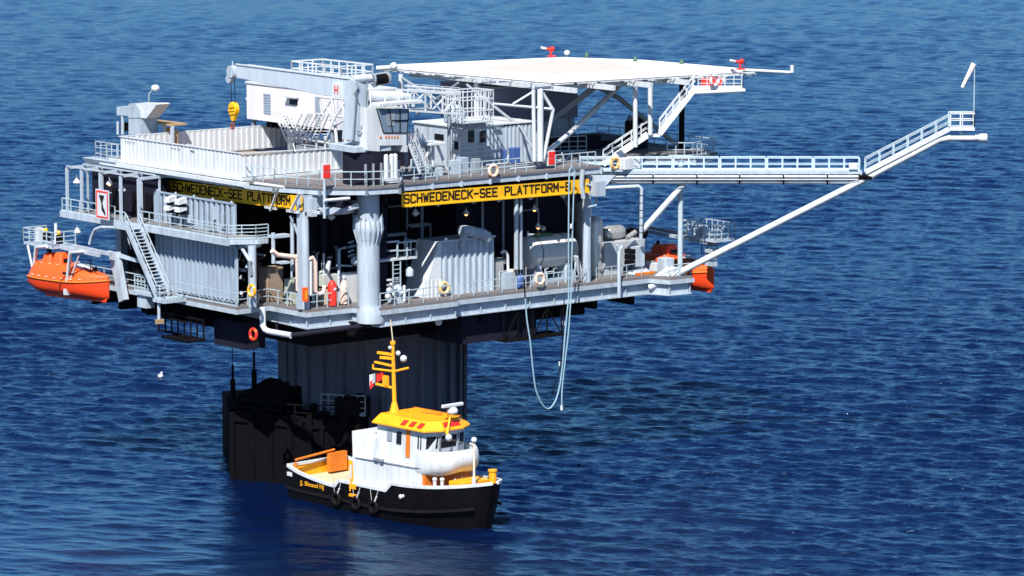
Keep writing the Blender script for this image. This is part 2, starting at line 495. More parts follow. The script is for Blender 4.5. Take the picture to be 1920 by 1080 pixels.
# concrete column with ribbed corbel
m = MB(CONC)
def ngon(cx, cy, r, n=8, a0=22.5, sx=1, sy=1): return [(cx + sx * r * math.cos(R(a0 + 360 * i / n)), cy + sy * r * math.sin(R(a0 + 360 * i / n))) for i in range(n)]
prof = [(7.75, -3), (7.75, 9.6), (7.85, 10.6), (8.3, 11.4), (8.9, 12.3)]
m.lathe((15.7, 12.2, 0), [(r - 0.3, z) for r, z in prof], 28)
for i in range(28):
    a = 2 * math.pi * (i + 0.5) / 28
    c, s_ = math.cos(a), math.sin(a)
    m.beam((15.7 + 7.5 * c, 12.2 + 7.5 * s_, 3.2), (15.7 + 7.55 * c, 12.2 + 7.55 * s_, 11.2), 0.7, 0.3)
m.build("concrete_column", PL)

# boat landing caisson at the left
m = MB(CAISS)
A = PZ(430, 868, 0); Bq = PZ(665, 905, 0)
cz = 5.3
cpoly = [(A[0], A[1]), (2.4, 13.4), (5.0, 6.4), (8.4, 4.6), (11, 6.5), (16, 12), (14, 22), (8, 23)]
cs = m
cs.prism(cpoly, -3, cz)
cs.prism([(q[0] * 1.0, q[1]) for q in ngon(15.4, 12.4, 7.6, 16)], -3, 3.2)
for i in range(3): 
    a, b = Vector((*cpoly[i], 0)), Vector((*cpoly[i + 1], 0))
    for k in range(5):
        p = a + (b - a) * (k / 4)
        m.tube([(p.x, p.y, -1), (p.x, p.y, cz + 0.1 + 0.5 * random.random())], 0.2 + 0.12 * random.random(), 8)
    m.beam((a.x, a.y, 4.9), (b.x, b.y, 4.9), 0.4, 0.3)
for k in range(14):
    x, y = random.uniform(3.5, 9), random.uniform(6, 19); hh = random.uniform(0.2, 0.8)
    m.box(x, x + random.uniform(.2, 1.1), y, y + random.uniform(.2, 1.1), cz, cz + hh)
m.hexa([(8.5, 12, cz), (8.5, 19, cz), (4.5, 17.5, cz), (4.5, 12, cz)][::-1], [(8.7, 12, cz + 1.9), (8.7, 17, cz + 1.9), (8.2, 17, cz + 1.8), (8.2, 12, cz + 1.8)][::-1])
m.build("boat_landing", PL)
m = MB(BLACKISH, GREY)
m.rail([(cpoly[1][0] + 0.4, cpoly[1][1], cz), (cpoly[0][0] + 0.4, cpoly[0][1] - 0.3, cz)], 1.2, 1.4, 0.04)
m.rail([(2.8, 13.2, cz), (5.3, 6.8, cz), (8.4, 5.0, cz)], 1.2, 1.4, 0.04)
m.m = 1
m.rail([(7.0, 7.6, cz + 0.4), (9.2, 4.6, cz + 0.4)], 1.5, 0.6, 0.035, mids=2)
m.beam((7.0, 7.6, cz + 0.35), (9.2, 4.6, cz + 0.35), 0.2)
m.build("railing", PL)
m = MB(BLACKISH)
for (px, py, h) in ((437, 760, 4.8), (477, 755, 6.0)):
    p = Vector(PZ(px, py, cz))
    m.tube([p, p + Vector((0, 0, h * 0.45))], 0.22, 8); m.tube([p + Vector((0, 0, h * 0.45)), p + Vector((0, 0, h * 0.7))], 0.10, 6)
    m.tube([p + Vector((0, 0, h * 0.7)), p + Vector((0, 0, h * 1.45))], 0.03, 5)
m.build("mooring_mast", PL)
m = MB(BLACKISH); m.box(7.6, 10.0, 4.9, 6.6, cz, cz + 1.7); m.tube([(8.0, 5.3, cz + 1.7), (8.0, 5.3, cz + 2.0)], 0.25); m.tube([(9.2, 5.3, cz + 1.7), (9.2, 5.3, cz + 2.0)], 0.25)
m.build("fender_housing", PL, bevel=0.05)

# underdeck
m = MB(BLACKISH, DARK)
m.box(2, 30, 2, 26, 12.2, 14.2)
for u in range(4, 34, 4): m.box(u, u + 0.4, -1.5, 27, 13.2, 14.3)
for v in range(2, 27, 4): m.box(1.5 if v < 8 else -2.6, 34, v, v + 0.35, 13.3, 14.3)
m.m = 1
a0 = PZ(412, 605, 13.9); a1 = PZ(500, 600, 13.9)
m.box(-1.8, 0.2, 5.6, 9.8, 11.9, 14.0)
m.box(14.3, 22.0, -1.4, 4.0, 11.6, 14.0)
m.build("underdeck_structure", PL)
m = MB(BLACKISH)
for z in (12.4, 13.9):
    m.beam((-3.0, 9.5, z), (-3.0, 16, z), 0.14); m.beam((-4.6, 9.5, z), (-4.6, 13, z), 0.14)
for i in range(8):
    m.beam((-3.0, 9.5 + i * 0.9, 12.4), (-3.0, 9.5 + i * 0.9, 13.9), 0.1)
m.box(-4.6, -2.8, 9.4, 13.2, 12.25, 12.4)
m.build("catwalk", PL)
m = MB(BLACKISH)
m.truss((18, -2.2, 11.6), (24, -2.2, 11.6), 2.3, 0.12, 4)
m.box(18, 24.5, -2.4, 0, 11.5, 11.62)
m.build("catwalk", PL)

# lower deck
m = MB(DECK)
m.prism(LD, 15.35, 15.6)
m.build("lower_deck", PL)
def inset(poly, d):
    n = len(poly); a = sum(poly[i][0] * poly[(i + 1) % n][1] - poly[(i + 1) % n][0] * poly[i][1] for i in range(n)); sg = 1 if a > 0 else -1
    out = []
    for i in range(n):
        p0, p1, p2 = Vector(poly[i - 1]).to_2d(), Vector(poly[i]).to_2d(), Vector(poly[(i + 1) % n]).to_2d()
        e1, e2 = (p1 - p0).normalized(), (p2 - p1).normalized()
        n1 = Vector((-e1.y, e1.x)) * sg; n2 = Vector((-e2.y, e2.x)) * sg
        b = (n1 + n2); b = b / max(0.3, b.dot(n1)) if b.length > 1e-6 else n1
        out.append(tuple(p1 + b * d))
    return out
m = MB(BLUEW)
m.prism(inset(LD, -0.12), 15.02, 15.345)
m.build("deck_edge", PL)
m = MB(BLUEW)
LDG = [(1.2, 27)] + [(NQ[0] + 0.4, NQ[1])] + LD[3:-1] + [(34, 27)]
m.prism(inset(LDG, 0.22), 14.15, 15.02)
ins = inset(LDG, 0.14)
for i in range(1, len(ins) - 2):
    a, b = Vector((*ins[i], 0)), Vector((*ins[i + 1], 0)); n = max(1, round((b - a).length / 2.4))
    for k in range(n):
        p = a + (b - a) * (k / n); m.beam((p.x, p.y, 14.16), (p.x, p.y, 15.0), 0.1)
m.prism(inset(LDG, 0.02), 14.05, 14.15)
m.build("edge_girder", PL)

# upper deck
UD_ = [(-1.6, 27.5), (-1.6, 7.0), (-0.9, 2.8), (0.6, -1.2), (3.4, -3.6), (6.2, -4.4), (7.2, -3.15), (27.2, -3.15), (33.5, -3.3), (38, -4.0), (41.5, -1.5), (41.5, 14), (36, 27.5)]
UD = [(-1.6, 27.5), (-1.6, 7.0), (-0.9, 2.8), (0.6, -1.2), (3.4, -3.5), (6.2, -4.05), (7.2, -3.15), (27.4, -3.15), (27.4, 4.3), (37.6, -3.0), (41.5, -1.5), (41.5, 14), (36, 27.5)]
m = MB(DECK); m.prism(UD, 25.0, 25.2); m.build("upper_deck", PL)
m = MB(BLUEW)
m.prism(inset(UD, 0.1), 24.55, 24.998)
for i in range(1, 9):
    a, b = Vector((*UD[i], 0)), Vector((*UD[i + 1], 0)); n = max(1, round((b - a).length / 3))
    for k in range(n + 1):
        p = a + (b - a) * (k / n); m.beam((p.x, p.y, 24.5), (p.x, p.y, 24.95), 0.25, 0.12)
m.build("deck_edge", PL)
m = MB(DARK)
for u in range(2, 28, 4): m.box(u, u + 0.3, -2.4, 26, 23.6, 24.54)
for v in range(1, 27, 4): m.box(0, 28, v, v + 0.3, 23.7, 24.54)
for u in range(30, 42, 4): m.box(u, u + 0.3, 4, 24, 24.0, 24.54)
m.build("deck_girders", PL)

# columns
m = MB(BLUEW)
def pile(m, u, v, z0, z1, r=0.88):
    m.lathe((u, v, 0), [(r, z0), (r, z1)], 20)
pile(m, 4.85, -1.75, 15.6, 24.5)
for i in range(18):
    a = 2 * math.pi * i / 18; c, s_ = math.cos(a), math.sin(a)
    q0, q1, q2 = 0.86, 1.22, 1.16
    x, y = 4.85, -1.75
    t_ = Vector((-s_, c, 0)) * 0.05
    P = [Vector((x + q0 * c, y + q0 * s_, 20.4)), Vector((x + q1 * c, y + q1 * s_, 21.6)), Vector((x + q2 * c, y + q2 * s_, 22.5 + 0.35 * (i % 2))), Vector((x + q0 * c, y + q0 * s_, 22.3))]
    m.add([p - t_ for p in P] + [p + t_ for p in P], [(0, 1, 2, 3), (7, 6, 5, 4), (0, 4, 5, 1), (1, 5, 6, 2), (2, 6, 7, 3)])
m.lathe((4.85, -1.75, 0), [(0.9, 20.8), (1.06, 21.6), (1.06, 22.3), (0.9, 22.35)], 20, caps=False)
m.lathe((4.85, -2.0, 0), [(1.1, 14.36), (1.1, 15.0), (0.9, 15.62)], 20)
m.build("corner_column", PL)
m = MB(BLUEW)
pile(m, 0.15, 0.1, 15.6, 23.2, 0.30)
m.box(-0.35, 0.1, 0.15, 0.5, 15.6, 24.5)
m.build("corner_post", PL)
m = MB(BLUEW)
pile(m, 26.9, -1.9, 15.6, 24.5, 0.36); m.box(27.2, 27.6, -1.6, -1.2, 15.6, 24.5)
m.build("corner_post", PL)
m = MB(BLUEW)
m.tube([PV(968, 372, -1.8), PV(968, 505, -1.8)], 0.19); m.tube([PV(977, 372, -1.8), PV(977, 505, -1.8)], 0.13)
m.box(20.9, 21.3, -2.0, -1.7, 19.9, 20.0)
m.build("riser_pipe", PL)
m = MB(BLUEG)
for (u, v) in ((0.9, 14), (0.9, 22), (0.9, 27), (34, 27), (34, 12), (20, 27)):
    m = MB(BLUEG); m.box(u - 0.4, u + 0.4, v - 0.4, v + 0.4, 15.6, 24.5); m.build("deck_column", PL)
m = MB(RAILM)
q = world_col = L_(Vector((13.9, 1.5, 0)))
m.tube([(q[0], q[1], 15.6), (q[0], q[1], 25.0)], 0.22, 10); m.tube([(q[0] + 0.5, q[1] + 0.4, 15.6), (q[0] + 0.5, q[1] + 0.4, 25.0)], 0.1)
m.build("corner_post", PL)

# blocks inside the lower deck, shade there put into their near-black colour
m = MB(DARK, BLACKISH)
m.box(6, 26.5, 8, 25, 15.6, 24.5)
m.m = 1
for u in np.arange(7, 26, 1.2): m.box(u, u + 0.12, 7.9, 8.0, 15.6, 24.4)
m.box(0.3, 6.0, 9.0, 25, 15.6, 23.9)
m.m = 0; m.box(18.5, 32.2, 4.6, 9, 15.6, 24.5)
m.build("inner_shade_block", PL)
m = MB(DARK)
m.box(5.9, 7.6, -0.6, 0.6, 15.6, 24.4); m.box(2.2, 3.5, 3.2, 4.2, 15.6, 24.3)
m.tube([(3.2, 1.8, 15.6), (3.2, 1.8, 24.4)], 0.2)
m.build("inner_wall", PL)

# left facade walls
m = MB(BLUEG)
m.corr((-1.9, 17.6), (-1.9, 6.6), 20.9, 23.3, 0.75, 0.12)
m.box(-1.9, -1.75, 6.6, 17.6, 15.6, 23.3)
m.beam((-2.0, 17.6, 23.35), (-2.0, 6.6, 23.35), 0.14)
for k in range(5): m.ball((-2.0, 17.3 - k * 2.6, 23.45), 0.12, 8)
m.box(-2.1, -1.9, 16.9, 17.7, 20.9, 23.3)
m.build("upper_side_wall", PL)
m = MB(BLUEG)
m.corr((-2.75, 16.6), (-2.75, 5.0), 15.7, 20.3, 0.62, 0.16)
m.build("lower_side_wall", PL)
m = MB(BLUEW, GREY)
for (v, z, dv, dz) in ((13.4, 21.5, 0.9, 0.9), (12.2, 21.3, 0.6, 0.6), (9.0, 21.9, 0.25, 1.0), (7.9, 21.4, 0.2, 1.1)):
    m.box(-2.22, -2.0, v, v + dv, z, z + dz)
m.m = 1
for (v, z, dv, dz) in ((8.6, 21.2, 1.0, 0.25), (10.9, 21.1, 0.7, 0.12), (7.2, 18.2, 0.5, 0.7), (7.0, 16.6, 0.7, 0.4), (12.0, 17.6, 0.2, 0.5)):
    m.box(-2.5, -2.3, v, v + dv, z, z + dz)
m.build("wall_box", PL)
# mid walkway on the left
m = MB(DECK); m.prism([(-3.85, 28.3), (-3.85, 4.8), (-2.0, 3.6), (-1.1, 3.6), (-1.1, 28.3)], 20.884, 20.9); m.build('walkway_dark_sheet', PL)  # dark sheet added over the walkway to cut bounce light onto the name board
m = MB(BLUEW)
m.prism([(-4.0, 28.5), (-4.0, 4.6), (-2.0, 3.4), (-1.0, 3.4), (-1.0, 28.5)], 20.5, 20.88)
m.prism([(-4.12, 28.6), (-4.12, 4.5), (-3.9, 4.5), (-3.9, 28.6)], 20.42, 20.95)
for v in np.arange(5, 28, 2.6): m.beam((-4.0, v, 20.45), (-2.0, v, 19.9), 0.12)
m.build("side_walkway", PL)
m = MB(RAILM); m.rail([(-4.0, 28.4, 20.9), (-4.0, 20.5, 20.9)], 1.1, 1.3, mids=1); m.build("railing", PL)
m = MB(RAILM); m.rail([(-4.0, 17.0, 20.9), (-4.0, 9.5, 20.9)], 1.1, 1.5, mids=1); m.build("railing", PL)
m = MB(RAILM); m.rail([(-4.0, 9.5, 20.9), (-4.0, 4.6, 20.9), (-2.1, 3.5, 20.9), (-1.0, 3.4, 20.9)], 1.1, 1.0, mids=3); m.build("railing", PL)
m = MB(RAILM); m.rail([(-3.5, 27.5, 15.6), (-3.5, 17.0, 15.6)], 1.1, 1.5); m.build("railing", PL)
m = MB(RAILM); m.rail([(-3.5, 12.6, 15.6), (-3.4, 4.4, 15.6)], 1.1, 1.5, r=0.02); m.build("railing", PL)
m = MB(RAILM); m.rail([(-3.3, 4.4, 15.6), (NQ[0], NQ[1] + 0.1, 15.6), (0.0, -0.2, 15.6), (3.9, -0.4, 15.6)], 1.1, 1.1, mids=1, kick=False); m.build("railing", PL)
m = MB(RAILM); m.rail([(5.1, -2.9, 15.6), (12.3, -2.75, 15.6)], 1.1, 1.4, mids=1, kick=False); m.build("railing", PL)
m = MB(RAILM); m.rail([(13.4, -2.3, 15.6), (26.5, -2.3, 15.6)], 1.1, 1.5, mids=1, kick=False); m.build("railing", PL)
m = MB(RAILM); m.rail([(27.6, -2.3, 15.6), (32.5, -2.3, 15.6)], 1.1, 1.5, mids=1, kick=False, r=0.022); m.build("railing", PL)
m = MB(RAILM)
m.rail([(-1.2, 6.8, 25.2), (-0.8, 2.8, 25.2), (0.7, -1.1, 25.2), (3.5, -3.4, 25.2), (6.0, -4.2, 25.2), (7.2, -3.1, 25.2), (19.6, -3.1, 25.2)], 1.15, 1.15, mids=1, kick=False)
m.build("railing", PL)
m = MB(RAILM); m.rail([(22.6, -3.1, 25.2), (26.8, -3.1, 25.2)], 1.15, 0.9, mids=1, kick=False); m.build("railing", PL)
m = MB(RAILM); m.rail([(41.3, -1.2, 25.2), (41.3, 13.8, 25.2)], 1.15, 1.5, mids=1); m.build("railing", PL)
m = MB(RAILM); m.rail([(36, -1.4, 25.2), (37.6, -2.8, 25.2), (41.3, -1.3, 25.2)], 1.15, 0.8, mids=1); m.build("railing", PL)
m = MB(RAILM); m.rail([(28.5, 8, 25.2), (33.5, 6, 25.2)], 1.3, 0.8, mids=2); m.build("railing", PL)
m = MB(RAILM)
m.rail([(33.9, -4.1, 15.6), (36.1, -4.3, 15.6)], 1.0, 1.0, kick=False)
m.build("railing", PL)

# name boards
def board(name, org, dx, width, height, txt, tx0, tx1):
    m = MB(YEL)
    o_ = Vector(org); dx = Vector(dx).normalized(); up = Vector((0, 0, 1)); nn = dx.cross(up)
    m.beam(o_ + dx * (width / 2) * 0, o_ + dx * width, 0.06, height)
    b = m.build(name, PL)
    f = MB(YEL)
    f.beam(o_ + up * (-height / 2 - 0.05) + nn * 0.1, o_ + dx * width + up * (-height / 2 - 0.05) + nn * 0.1, 0.2, 0.1)
    f.build("lower_flange", b)
    l = MB(INK)
    block_letters(l, txt, o_ + dx * tx0 + up * (-height / 2 + height * 0.2), dx, up, tx1 - tx0, height * 0.64, 0.13)
    l.build("lettering", b)
board("name_board", (7.0, -3.22, 23.93), (1, 0, -0.012), 19.0, 1.0, "SCHWEDENECK-SEE PLATTFORM-B", 0.25, 17.0)
board("name_board", (-0.15, 20.0, 23.55), (0, -1, 0.018), 20.0, 1.0, "SCHWEDENECK-SEE PLATTFORM B", 2.3, 19.7)
m = MB(BLUEW)
m.box(-0.2, 3.6, -0.35, -0.25, 23.2, 24.5)
m.box(0.0, 0.5, -1.0, -0.35, 22.9, 24.3)
m.hexa([(0.8, -1.6, 23.0), (2.8, -1.9, 23.0), (2.8, -0.5, 23.0), (0.8, -0.5, 23.0)], [(0.4, -1.4, 23.5), (3.4, -2.6, 23.5), (3.4, -0.5, 23.5), (0.4, -0.5, 23.5)])
m.build("fascia_panel", PL)
m = MB(WHITE)
for (px0, py0, px1, py1, u) in ((522, 352, 507, 395, -1.2), (562, 362, 545, 395, -0.8)):
    m.beam(PU(px0, py0, u), PU(px1, py1, u), 0.2, 0.1)
m.build("sign_brace", PL)

# wind wall round the pipe deck
m = MB(WHITE)
m.corr((-1.6, 23.2), (-1.6, 6.2), 25.45, 27.3, 0.55, 0.045)
m.corr((-1.6, 6.2), (9.6, 6.2), 25.45, 27.1, 0.55, 0.045)
m.corr((15.5, 23.2), (-1.6, 23.2), 25.45, 27.3, 0.55, 0.045, flip=1)
m.corr((-1.5, 23.1), (15.5, 23.1), 25.45, 27.3, 0.55, 0.045, flip=1)
m.corr((-1.5, 6.3), (-1.5, 23.1), 25.45, 27.3, 0.55, 0.045, flip=1)
m.hexa([(9.6, 6.15, 25.45), (11.0, 6.15, 25.45), (11.0, 6.22, 25.45), (9.6, 6.22, 25.45)], [(9.6, 6.15, 27.1), (10.1, 6.15, 27.1), (10.1, 6.22, 27.1), (9.6, 6.22, 27.1)])
m.beam((-1.62, 23.3, 27.34), (-1.62, 6.1, 27.34), 0.16, 0.08); m.beam((-1.62, 6.15, 27.32), (10.0, 6.15, 27.12), 0.16, 0.08)
m.beam((-1.6, 23.15, 27.34), (15.5, 23.15, 27.34), 0.16, 0.08)
m.build("wind_wall", PL)
m = MB(WHITE)
m.beam((-1.75, 24.5, 25.35), (-1.75, 6.0, 25.35), 0.3, 0.22); m.beam((-1.75, 6.0, 25.30), (9.2, 6.0, 25.28), 0.3, 0.2)
m.beam((-1.95, 25.5, 25.05), (-1.95, 4.9, 25.0), 0.5, 0.3)
m.build("wind_wall_sill", PL)
m = MB(INK, RUSTY)
for (v, ln) in ((21.0, 1.6), (14.5, 1.4), (12.5, 0.5)):
    for k in range(5):
        m.box(-1.70, -1.685, v + k * ln / 5, v + k * ln / 5 + 0.12, 26.95, 27.02)
m.build("scuff_mark", PL)
m = MB(RUSTY); m.box(-1.4, 11.4, 6.3, 23.0, 25.21, 25.32)
m.build("pipe_deck_floor", PL)
m = MB(BLUEW)
m.rail([(-1.9, 26.5, 25.2), (-1.9, 23.3, 25.2)], 1.5, 0.8, mids=2); m.rail([(-1.9, 26.5, 25.2), (2.5, 26.5, 25.2)], 1.1, 1.2)
m.hexa([(-1.6, 27.4, 24.0), (-1.6, 23.5, 24.3), (-0.8, 23.5, 24.3), (-0.8, 27.4, 24.0)], [(-2.3, 28.0, 25.25), (-2.3, 23.0, 25.25), (-0.8, 23.0, 25.25), (-0.8, 28.0, 25.25)])
m.build("corner_gallery", PL)
# ------------------------------------------------------------------ helpers for stairs
def stair(m, a, b, wv, n=14, railh=1.0, sides=(0, 1), tread=0.26, sw=0.28, rr=0.035):
    a, b, wv = Vector(a), Vector(b), Vector(wv)
    m.beam(a, b, 0.06, sw); m.beam(a + wv, b + wv, 0.06, sw)
    d = (b - a); hd = Vector((d.x, d.y, 0)).normalized()
    for i in range(1, n):
        p = a + d * (i / n)
        m.beam(p + hd * 0, p + wv, tread, 0.04, up=(0, 0, 1)) 
    for s_ in sides:
        q = a + wv * s_
        m.beam(q + Vector((0, 0, railh)), q + d + Vector((0, 0, railh)), rr * 2)
        m.beam(q + Vector((0, 0, railh / 2)), q + d + Vector((0, 0, railh / 2)), rr * 1.6)
        for i in range(0, n + 1, 3): m.beam(q + d * (i / n), q + d * (i / n) + Vector((0, 0, railh)), rr * 1.8)

# ------------------------------------------------------------------ helideck
HD = T("helideck", "flat white helicopter landing deck with tan centre raised on tubular legs", "helideck", (31, 2, 25.2))
_c = [PZ(738, 121, 32.2), PZ(1038, 148, 32.2), PZ(1392, 128, 32.2), PZ(1205, 112, 32.2), PZ(1055, 107, 32.2)]
HP = [(q[0], q[1]) for q in _c]
m = MB(HELI); m.prism(HP, 31.85, 32.2); m.build("landing_deck", HD)
m = MB(PAD); m.prism([PZ(x, y, 32.2)[:2] for x, y in ((885, 128), (1036, 139), (1195, 128), (1150, 118), (1050, 113))], 32.204, 32.225); m.build("landing_net", HD)
m = MB(WHITE)
m.prism(inset(HP, 1.6), 31.72, 31.848)
ip = inset(HP, 0.9); op = inset(HP, -0.75)
for i in range(5):
    a, b = Vector((*ip[i], 0)), Vector((*ip[(i + 1) % 5], 0)); c, d = Vector((*op[i], 0)), Vector((*op[(i + 1) % 5], 0))
    e0, e1 = Vector((*HP[i], 0)), Vector((*HP[(i + 1) % 5], 0))
    n = round((b - a).length / 2.1)
    for k in range(n + 1):
        t_ = k / n
        q = e0.lerp(e1, t_)
        m.beam(a.lerp(b, t_) + Vector((0, 0, 31.6)), c.lerp(d, t_) + Vector((0, 0, 31.72)), 0.1, 0.14)
    m.beam(a + Vector((0, 0, 31.45)), b + Vector((0, 0, 31.45)), 0.3, 0.5)
for u in range(24, 43, 4): m.beam((u, -4.0, 31.5), (u, 14, 31.5), 0.25, 0.4)
m.build("deck_frame", HD)
for i in range(5):
    c, d = op[i], op[(i + 1) % 5]; e0, e1 = inset(HP, 0.25)[i], inset(HP, 0.25)[(i + 1) % 5]
    a_, b_, c_, d_ = Vector((*e0, 31.75)), Vector((*e1, 31.75)), Vector((*d, 31.82)), Vector((*c, 31.82))
    n = max(2, round((b_ - a_).length / 2.1))
    m = MB(WHITE)
    for k in range(n):
        t0, t1 = (k + 0.08) / n, (k + 0.92) / n
        for q in (0.0, 0.5, 1.0):
            m.beam(a_.lerp(d_, q).lerp(b_.lerp(c_, q), t0), a_.lerp(d_, q).lerp(b_.lerp(c_, q), t1), 0.06 if q < 1 else 0.09)
        for s_ in range(9):
            t_ = t0 + (t1 - t0) * s_ / 8
            m.beam(a_.lerp(b_, t_), d_.lerp(c_, t_), 0.035)
    m.build("safety_net", HD)
m = MB(WHITE)
for (x0, y0, x1, y1, r) in ((1000, 168, 1002, 302, 0.16), (1013, 168, 1013, 302, 0.26)): m.tube([PV(x0, y0, -2.5), PV(x1, y1, -2.5)], r)
m.build("leg", HD)
m = MB(WHITE)
m.tube([PV(1013, 168, -2.5), PV(1037, 205, -2.5), PV(1019, 298, -2.5)], 0.15)
m.tube([PV(1022, 288, -2.4), PV(1068, 250, 0.5), PV(1110, 210, 3.5), PV(1165, 158, 5)], 0.2)
m.tube([PV(1037, 205, -2.5), PV(925, 195, -2.3)], 0.12)
m.tube([PV(1003, 170, -2.4), PV(962, 195, -2.4)], 0.10)
m.build("brace", HD)
m = MB(GREY); m.beam((29, 9, 26.0), (35, 5, 31.4), 0.45); m.tube([(22.3, -1.8, 25.4), (24, 3, 28), (21.5, 7, 31.4)], 0.12)
m.build("brace", HD)
m = MB(BLACKISH); m.tube([(40.6, 2.0, 25.2), (40.6, 2.0, 31.6)], 0.24); m.build("leg", HD)
m = MB(GREY); m.tube([(40.6, 2.2, 25.4), (37, 6, 29.5), (34.5, 9, 31.4)], 0.2); m.build("brace", HD)
for (u, v) in ((22.0, 16.5), (24.5, 9.5), (36, 14.5)):
    m = MB(WHITE); m.tube([(u, v, 25.2), (u, v, 31.6)], 0.2); m.build("leg", HD)
m = MB(GREY); m.tube([(22.0, 16.4, 31.3), (23.2, 8.6, 28.2)], 0.12); m.tube([(22.6, 9.5, 31.3), (22.2, 14.6, 28.4)], 0.1); m.build("brace", HD)
# pipes leaving the deck on both sides
m = MB(WHITE)
a = Vector(PZ(1393, 131, 32.0)); b = Vector(PZ(1485, 136, 32.0))
m.tube([a, b], 0.13); m.tube([b, b + Vector((0, 0, 0.6))], 0.16); m.build("drain_pipe", HD)
m = MB(WHITE)
a = Vector(PZ(745, 126, 32.1)); b = Vector(PZ(706, 128, 32.0))
m.tube([a, b], 0.2); m.ball(Vector(PZ(738, 124, 32.4)), 0.33, 10); m.build("drain_pipe", HD)

# stair tower with two flights up to the helideck
def PY(x, y, yw):     # sight line meets a plane parallel to the boom
    r = _ray(x, y); return CP + r * ((yw + 310) / r.y)
SX, SY, SZ = 7.4, 1.15, 25.2
ST = T("helideck_stairway", "white open stairway climbing in two flights to the helideck", "stairs", (SX, SY, SZ), own=True, rot=0, world=True)
def sp(x, y, dy=0.0):
    q = PY(x, y, SY); return (q.x - SX, dy, q.z - SZ)
WY = (0, 1.1, 0)
m = MB(WHITE); a, b = sp(1131, 306), sp(1214, 252); stair(m, a, b, WY, 14, 1.05); m.beam((a[0], -0.08, a[2] - 0.1), (b[0], -0.08, b[2] - 0.1), 0.1, 0.42); m.build("flight", ST)
c = sp(1238, 250)
m = MB(WHITE); m.box(b[0], c[0], -0.1, 1.2, b[2] - 0.2, b[2]); m.build("landing", ST)
m = MB(WHITE); a, d = sp(1237, 249), sp(1304, 163); stair(m, a, d, WY, 16, 1.05); m.beam((a[0], -0.08, a[2] - 0.1), (d[0], -0.08, d[2] - 0.1), 0.1, 0.42); m.build("flight", ST)
e = sp(1392, 163)
m = MB(WHITE); m.box(d[0], e[0], -0.4, 1.3, e[2] - 0.28, e[2]); m.tube([(d[0] - 0.1, -0.45, e[2] - 0.45), (e[0] + 0.2, -0.45, e[2] - 0.25)], 0.16); m.build("landing", ST)
m = MB(WHITE); m.rail([(d[0] + 0.2, -0.38, e[2]), (e[0], -0.38, e[2]), (e[0], 1.25, e[2])], 1.0, 0.8, r=0.03, mids=2); m.build("railing", ST)
m = MB(RED); m.box(d[0] + 0.5, d[0] + 2.2, 0.5, 1.1, e[2], e[2] + 0.65); m.build("hose_box", ST, bevel=0.04)
for x, y0, y1 in ((1191, 158, 275), (1219, 156, 252)):
    p, q = sp(x, y0), sp(x, y1); m = MB(WHITE); m.tube([(p[0], -0.25, p[2]), (q[0], -0.25, q[2])], 0.2, 10); m.tube([(p[0], -0.25, p[2] - 0.1), (p[0] - 2.2, -0.25, p[2] + 0.15)], 0.13); m.build("hanger", ST)

# fire monitors, deck lights
def monitor(loc, rz, label):
    t = T("fire_monitor", label, "fire monitor", loc, "fire monitors at the helideck edge", own=True, rot=rz); t.e.scale = (0.8, 0.8, 0.8)
    m = MB(RED, WHITE)
    m.box(-0.35, 0.5, -0.3, 0.3, 0.0, 0.12); m.tube([(0, 0, 0.1), (0, 0, 0.75)], 0.12); m.build("base", t)
    m = MB(RED, WHITE)
    m.tube([(0.3, 0, 0.72), (-0.5, 0, 0.85)], 0.18, 8, r2=0.14); m.m = 1; m.tube([(-0.5, 0, 0.85), (-1.1, 0, 0.95)], 0.10, 8, r2=0.16)
    m.m = 0; m.ball((0.15, 0, 0.85), 0.27, 10); m.build("nozzle", t)
    m = MB(BLACKISH); m.torus((0.45, 0, 0.62), 0.16, 0.03, (1, 0, 0.2), 12, 5); m.build("hand_wheel", t)
    return t
a = PZ(1033, 105, 32.3); monitor((a[0], a[1], 32.25), ANG + R(-39), "red and white fire monitor on the far back corner of the helideck")
a = PZ(1388, 128, 32.3); monitor((a[0], a[1], 32.2), R(5), "red and white fire monitor on the right corner of the helideck above the stair landing")
for (x, y, lb) in ((1100, 105, "nearest the back corner fire monitor"), (1191, 113, "halfway along the back edge"), (1278, 118, "closest to the stairway corner")):
    p = PZ(x, y, 32.3)
    m = MB(GREEN, STEEL); m.lathe((p[0], p[1], 32.2), [(0.16, 0), (0.2, 0.1), (0.16, 0.12), (0.15, 0.3), (0.08, 0.4)], 10)
    m.build("deck_light", None, "small green deck light on the helideck, " + lb, "deck light", "green lights along the helideck edge", loc=(p[0], p[1], 32.2))
m = MB(WHITE); p = PZ(1063, 104, 32.3); m.ball((p[0], p[1], 32.5), 0.28, 10); m.tube([(p[0], p[1], 32.2), (p[0], p[1], 32.5)], 0.12)
m.build("beacon", None, "round white beacon beside the back corner fire monitor", "beacon", loc=(p[0], p[1], 32.2))

